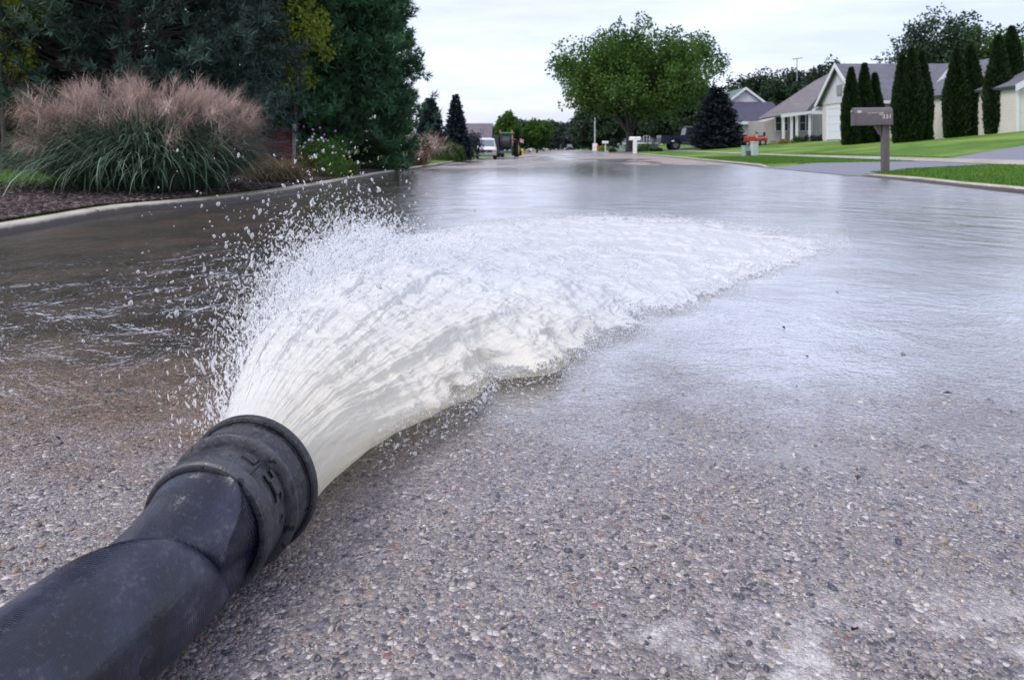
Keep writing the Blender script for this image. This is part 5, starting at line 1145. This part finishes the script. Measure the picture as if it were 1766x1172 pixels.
def jet():
    nq, ntt = 620, 300
    q = np.linspace(0, 1, nq)**1.25; tt = np.linspace(0, 1, ntt); Q, T_ = np.meshgrid(q, tt, indexing='ij')
    x, y = stream(T_, Q); st = np.hypot(x+.377, y-1.04)
    k = .62+.38*np.clip(1-st/.35, 0, 1); pr = np.where(T_ < .5, 1-(1-2*np.minimum(T_, .5))**2.6, 1-(2*np.maximum(T_, .5)-1)**2.0); pr = np.clip(pr, 0, 1)
    circ = np.sqrt(np.clip(1-(2*T_-1)**2, 0, 1)); c0 = np.clip(1-st/.3, 0, 1)
    far = np.clip((st-1.2)/2, 0, 1); skew = (1-.62*T_)*1.18          # spray stands higher on the left
    prof = circ*c0+(1-c0)*(pr**.62)*(np.clip(skew, 0, 1.1)*(1-far*.2)*np.clip(st/.5, 0, 1)+1*(1-np.clip(st/.5, 0, 1)))
    top = np.interp(st, STA, TOP); mid = np.interp(st, STA, MID); bot = np.interp(st, STA, BOT)
    P3 = np.stack([x.ravel()*1, y.ravel()*1, 0*x.ravel()], 1)
    sf = np.stack([Q.ravel()*7, T_.ravel()*13, 0*Q.ravel()], 1)
    n1 = fbm(sf, 5, 1, .6).reshape(Q.shape); n2 = fbm(P3*7, 5, 3, .6).reshape(Q.shape); n3 = fbm(P3*30, 3, 4, .6).reshape(Q.shape)
    # standing rings where the sheet runs out over the road
    ringr = np.hypot(x-.55, (y-3.4)*.72); ring = np.sin(ringr*17+n2*7)*np.clip((Q-.55)/.3, 0, 1)
    amp = np.interp(st, [0, .1, .4, 1, 2, 3.5, 6], [.001, .005, .013, .021, .019, .008, .004])
    edgew = np.clip(np.minimum(T_, 1-T_)/.06, .35, 1)
    z = mid+top*prof+amp*(n1*1.0+n2*1.3)*edgew+amp*.22*n3+ring*.011*np.clip(1-(Q-.9)/.1, 0, 1)
    lat = amp*n1*.9; low = np.clip((T_-.72)/.28, 0, 1)**1.5*np.clip((st-.25)/.4, 0, 1)*np.clip((3.2-st)/1.5, 0, 1); n5 = fbm(np.stack([st.ravel()*5.5, T_.ravel()*2, 0*st.ravel()], 1), 4, 41, .62).reshape(Q.shape)
    x2 = x+lat+.5*amp*n2+low*n5*.10; y = y-low*n5*.06; y2 = y+.5*amp*n3
    z = np.maximum(z, rz(x, y)+.006+np.interp(Q, [0, .6, 1], [0, .004, .002]))
    fringe = np.maximum.reduce([np.clip((T_-.92)/.08, 0, 1)**1.3*np.clip((Q-.25)/.2, 0, 1)*.95, np.clip((.10-T_)/.10, 0, 1)**.8*np.clip((st-.05)/.25, 0, 1)*1.0, np.clip((Q-.81)/.19, 0, 1)**1.4*1.0])
    fringe = np.maximum(fringe, np.clip((T_-.95)/.05, 0, 1)*.9*np.clip((st-.35)/.2, 0, 1))
    fringe = np.clip(fringe+np.clip((Q-.74)/.12, 0, 1)*.34*np.clip(-ring, 0, 1)*np.clip((T_-.1)/.1, 0, 1), 0, 1.05)
    silt = np.clip(1.0-st/1.5, 0, 1)*np.interp(T_, [0, .35, .7, 1], [.25, .45, .9, 1])+np.clip(1-abs(st-1.0)/.8, 0, 1)*np.clip((T_-.7)/.3, 0, 1)*.4
    V = np.stack([x2, y2, z], -1); UV = np.stack([st*1.0, T_], -1)
    VB = None
    root = thing('water_jet', 'white foaming water gushing from the hose and fanning out over the road', 'water jet', (-.377, 1.04, 0))
    off = np.array([-.377, 1.04, 0]); M = foam_material()
    mesh_obj('foam_surface', (V-off).reshape(-1, 3), grid_faces(nq, ntt), M, root, True, uv=UV.reshape(-1, 2), attrs={'fringe': fringe.ravel(), 'silt': np.clip(silt, 0, 1).ravel(), 'station': st.ravel()})
    # underside of the jet while it is in the air
    sel = q < .42; Qb, Tb = Q[sel], T_[sel]; cb = np.sqrt(np.clip(1-(2*Tb-1)**2, 0, 1))
    zb = mid[sel]-bot[sel]*cb+amp[sel]*.5*n1[sel]*edgew[sel]; zb = np.maximum(zb, .003)
    zb = np.where((Tb < .002) | (Tb > .998), z[sel], zb)
    VBm = np.stack([x2[sel], y2[sel], zb], -1)
    mesh_obj('underside', (VBm-off).reshape(-1, 3), grid_faces(sel.sum(), ntt)[:, ::-1].copy(), M, root, True, uv=np.stack([st[sel], Tb], -1).reshape(-1, 2), attrs={'fringe': np.clip(fringe[sel]*.8, 0, 1).ravel(), 'silt': np.clip(silt[sel]+.2, 0, 1).ravel(), 'station': st[sel].ravel()})
    return V, st, T_, Q
JV, JST, JT, JQ = jet()
def drop_material(name, white, alpha, rough=.08):
    t = NT(name); t.p.inputs['Base Color'].default_value = (.95, .96, .98, 1); t.p.inputs['Roughness'].default_value = .3
    g = t.n('ShaderNodeBsdfGlass'); g.inputs['IOR'].default_value = 1.33; g.inputs['Roughness'].default_value = rough
    tl = t.n('ShaderNodeBsdfTranslucent'); tl.inputs[0].default_value = (.96, .97, .99, 1); m0 = t.n('ShaderNodeMixShader'); m0.inputs[0].default_value = .5; t.l(t.p.outputs[0], m0.inputs[1]); t.l(tl.outputs[0], m0.inputs[2])
    m1 = t.n('ShaderNodeMixShader'); m1.inputs[0].default_value = white; t.l(g.outputs[0], m1.inputs[1]); t.l(m0.outputs[0], m1.inputs[2])
    tr = t.n('ShaderNodeBsdfTransparent'); m2 = t.n('ShaderNodeMixShader'); m2.inputs[0].default_value = alpha; t.l(tr.outputs[0], m2.inputs[1]); t.l(m1.outputs[0], m2.inputs[2]); t.l(m2.outputs[0], t.out.inputs[0]); return t.m
M_MIST = drop_material('spray_flecks', 1.0, .42); M_DROP = drop_material('water_drops', .45, .95, .02)
def spray():
    r = np.random.default_rng(5)
    def surf(n, tlo, thi, slo, shi, pt=1.0):
        ii = []
        m = (JT >= tlo) & (JT <= thi) & (JST >= slo) & (JST <= shi); idx = np.flatnonzero(m.ravel()); w = np.hypot(np.gradient(JV[..., 0], axis=0), np.gradient(JV[..., 1], axis=0))*np.hypot(np.gradient(JV[..., 0], axis=1), np.gradient(JV[..., 1], axis=1)); w = w.ravel()[idx]**.7; w /= w.sum()
        k = r.choice(idx, n, p=w); return JV.reshape(-1, 3)[k], JST.ravel()[k], JT.ravel()[k], JQ.ravel()[k], k
    W_ = JV.shape[1]; flat = JV.reshape(-1, 3)
    def flow(k): a = flat[np.minimum(k+W_, len(flat)-1)]-flat[np.maximum(k-W_, 0)]; return a/np.maximum(np.linalg.norm(a, axis=1), 1e-6)[:, None]
    C_, S_, D_ = [], [], []
    def put(P, size, D): C_.append(P); S_.append(size); D_.append(D)
    # 1. ragged left margin: flecks thrown sideways and up
    n = 26000; P, st, t_, q, k = surf(n, 0, .16, .04, 3.2); out = r.exponential(1, n); o = np.interp(st, [0, .3, 1, 2, 3.2], [.012, .035, .050, .05, .04])*out
    up = np.interp(st, [0, .3, 1, 2, 3.2], [.006, .028, .060, .075, .05])*r.exponential(1, n)*.9
    dn = -P[:, 2]*r.random(n)**1.5*np.where(r.random(n) < .55, 1, 0)
    P = P+np.stack([-o, o*.2*r.normal(size=n), up+dn], 1); sz = r.lognormal(0, .45, n)*.0009*np.interp(st, [0, 1, 3], [.9, 1.3, 2.2])
    D = flow(k)+np.stack([-.6*r.random(n), 0*o, r.uniform(-.2, .9, n)], 1)+r.normal(0, .25, (n, 3)); put(P, np.stack([sz*r.uniform(1.5, 7, n), sz, sz], 1), D)
    # 2. flecks leaping off the top
    n = 34000; P, st, t_, q, k = surf(n, .02, .97, .2, 3.0); kp = r.random(n) > np.clip(.25+1.3*t_, 0, .93); P, st, t_, q, k = P[kp], st[kp], t_[kp], q[kp], k[kp]; n = len(P); up = np.interp(st, [.2, 1, 2, 3.4], [.012, .03, .035, .03])*r.exponential(1, n)*(1.2-t_)
    sz = r.lognormal(0, .4, n)*.0008*np.interp(st, [0, 1, 3], [.9, 1.4, 2.4]); D = flow(k)+r.normal(0, .16, (n, 3)); put(P+np.stack([-up*.5, up*.2, up], 1), np.stack([sz*r.uniform(4, 14, n), sz, sz], 1), D)
    # 3. froth lying on the fan and round its rim
    n = 15000; P, st, t_, q, k = surf(n, 0, 1, 1.6, 6.4); keep = (q > .9) | (t_ > .9); P, st, k, q, t_ = P[keep], st[keep], k[keep], q[keep], t_[keep]; n = len(P); fl = flow(k); o = r.exponential(.12, n)*np.clip((q-.8)/.2, 0, 1)
    sdn = r.exponential(.014, n)*np.clip((t_-.9)/.1, 0, 1)
    P = P+fl*o[:, None]+np.stack([sdn, -sdn, r.exponential(.006, n)], 1); P[:, 2] = np.maximum(P[:, 2]-.02*np.clip((q-.9)/.1, 0, 1), .004); P[:, 2] = rz(P[:, 0], P[:, 1])+.004+np.where((t_ > .9) & (q < .9), P[:, 2]*.6, r.exponential(.004, n)); sz = r.lognormal(0, .4, n)*.0026
    put(P, np.stack([sz*1.6, sz*1.2, sz*.6], 1), r.normal(size=(n, 3))*np.array([1, 1, .1]))
    # 4. lower right margin of the jet
    n = 6000; P, st, t_, q, k = surf(n, .93, 1, .25, 1.9); o = r.exponential(.018, n); P = P+np.stack([o, -.6*o, -P[:, 2]*r.random(n)*.9], 1); sz = r.lognormal(0, .4, n)*.0013
    put(P, np.stack([sz*r.uniform(1, 3, n), sz, sz], 1), flow(k)+r.normal(0, .3, (n, 3)))
    P = np.concatenate(C_); Sz = np.concatenate(S_); D = np.concatenate(D_); P[:, 2] = np.maximum(P[:, 2], .004)
    tag(blobs_mesh('water_spray', M_MIST, P, Sz, D, seed=3), 'fine white spray breaking off the foaming water', 'spray', kind='stuff')
    # flying drops above and left of the gush
    n = 1700; t0 = r.random(n); a = r.beta(1.6, 2.4, n); y = 1.35+a*2.6; x = np.interp(y, [1.3, 1.6, 2, 2.6, 3.4, 4], [-.60, -.66, -.70, -.68, -.58, -.4])+r.normal(0, .16, n)
    base_ = np.interp(y, [1.3, 1.6, 2, 2.6, 3.4, 4], [.14, .17, .20, .22, .20, .15]); z = base_+r.exponential(.085, n); keep = (z < .63); x, y, z = x[keep], y[keep], z[keep]; n = len(x)
    sz = np.clip(r.lognormal(0, .65, n)*.0015*(.55+.28*y), .0007, .0056); hi = z > .42; sz[hi] *= 1.15
    D = np.stack([r.normal(0, .4, n), r.normal(0, .3, n)+.2, np.ones(n)*.8], 1)
    tag(blobs_mesh('water_drops', M_DROP, np.stack([x, y, z], 1), np.stack([sz*r.uniform(1, 2.2, n), sz, sz], 1), D, seed=4), 'round water drops flying up above the foaming jet', 'drops', kind='stuff')
spray()
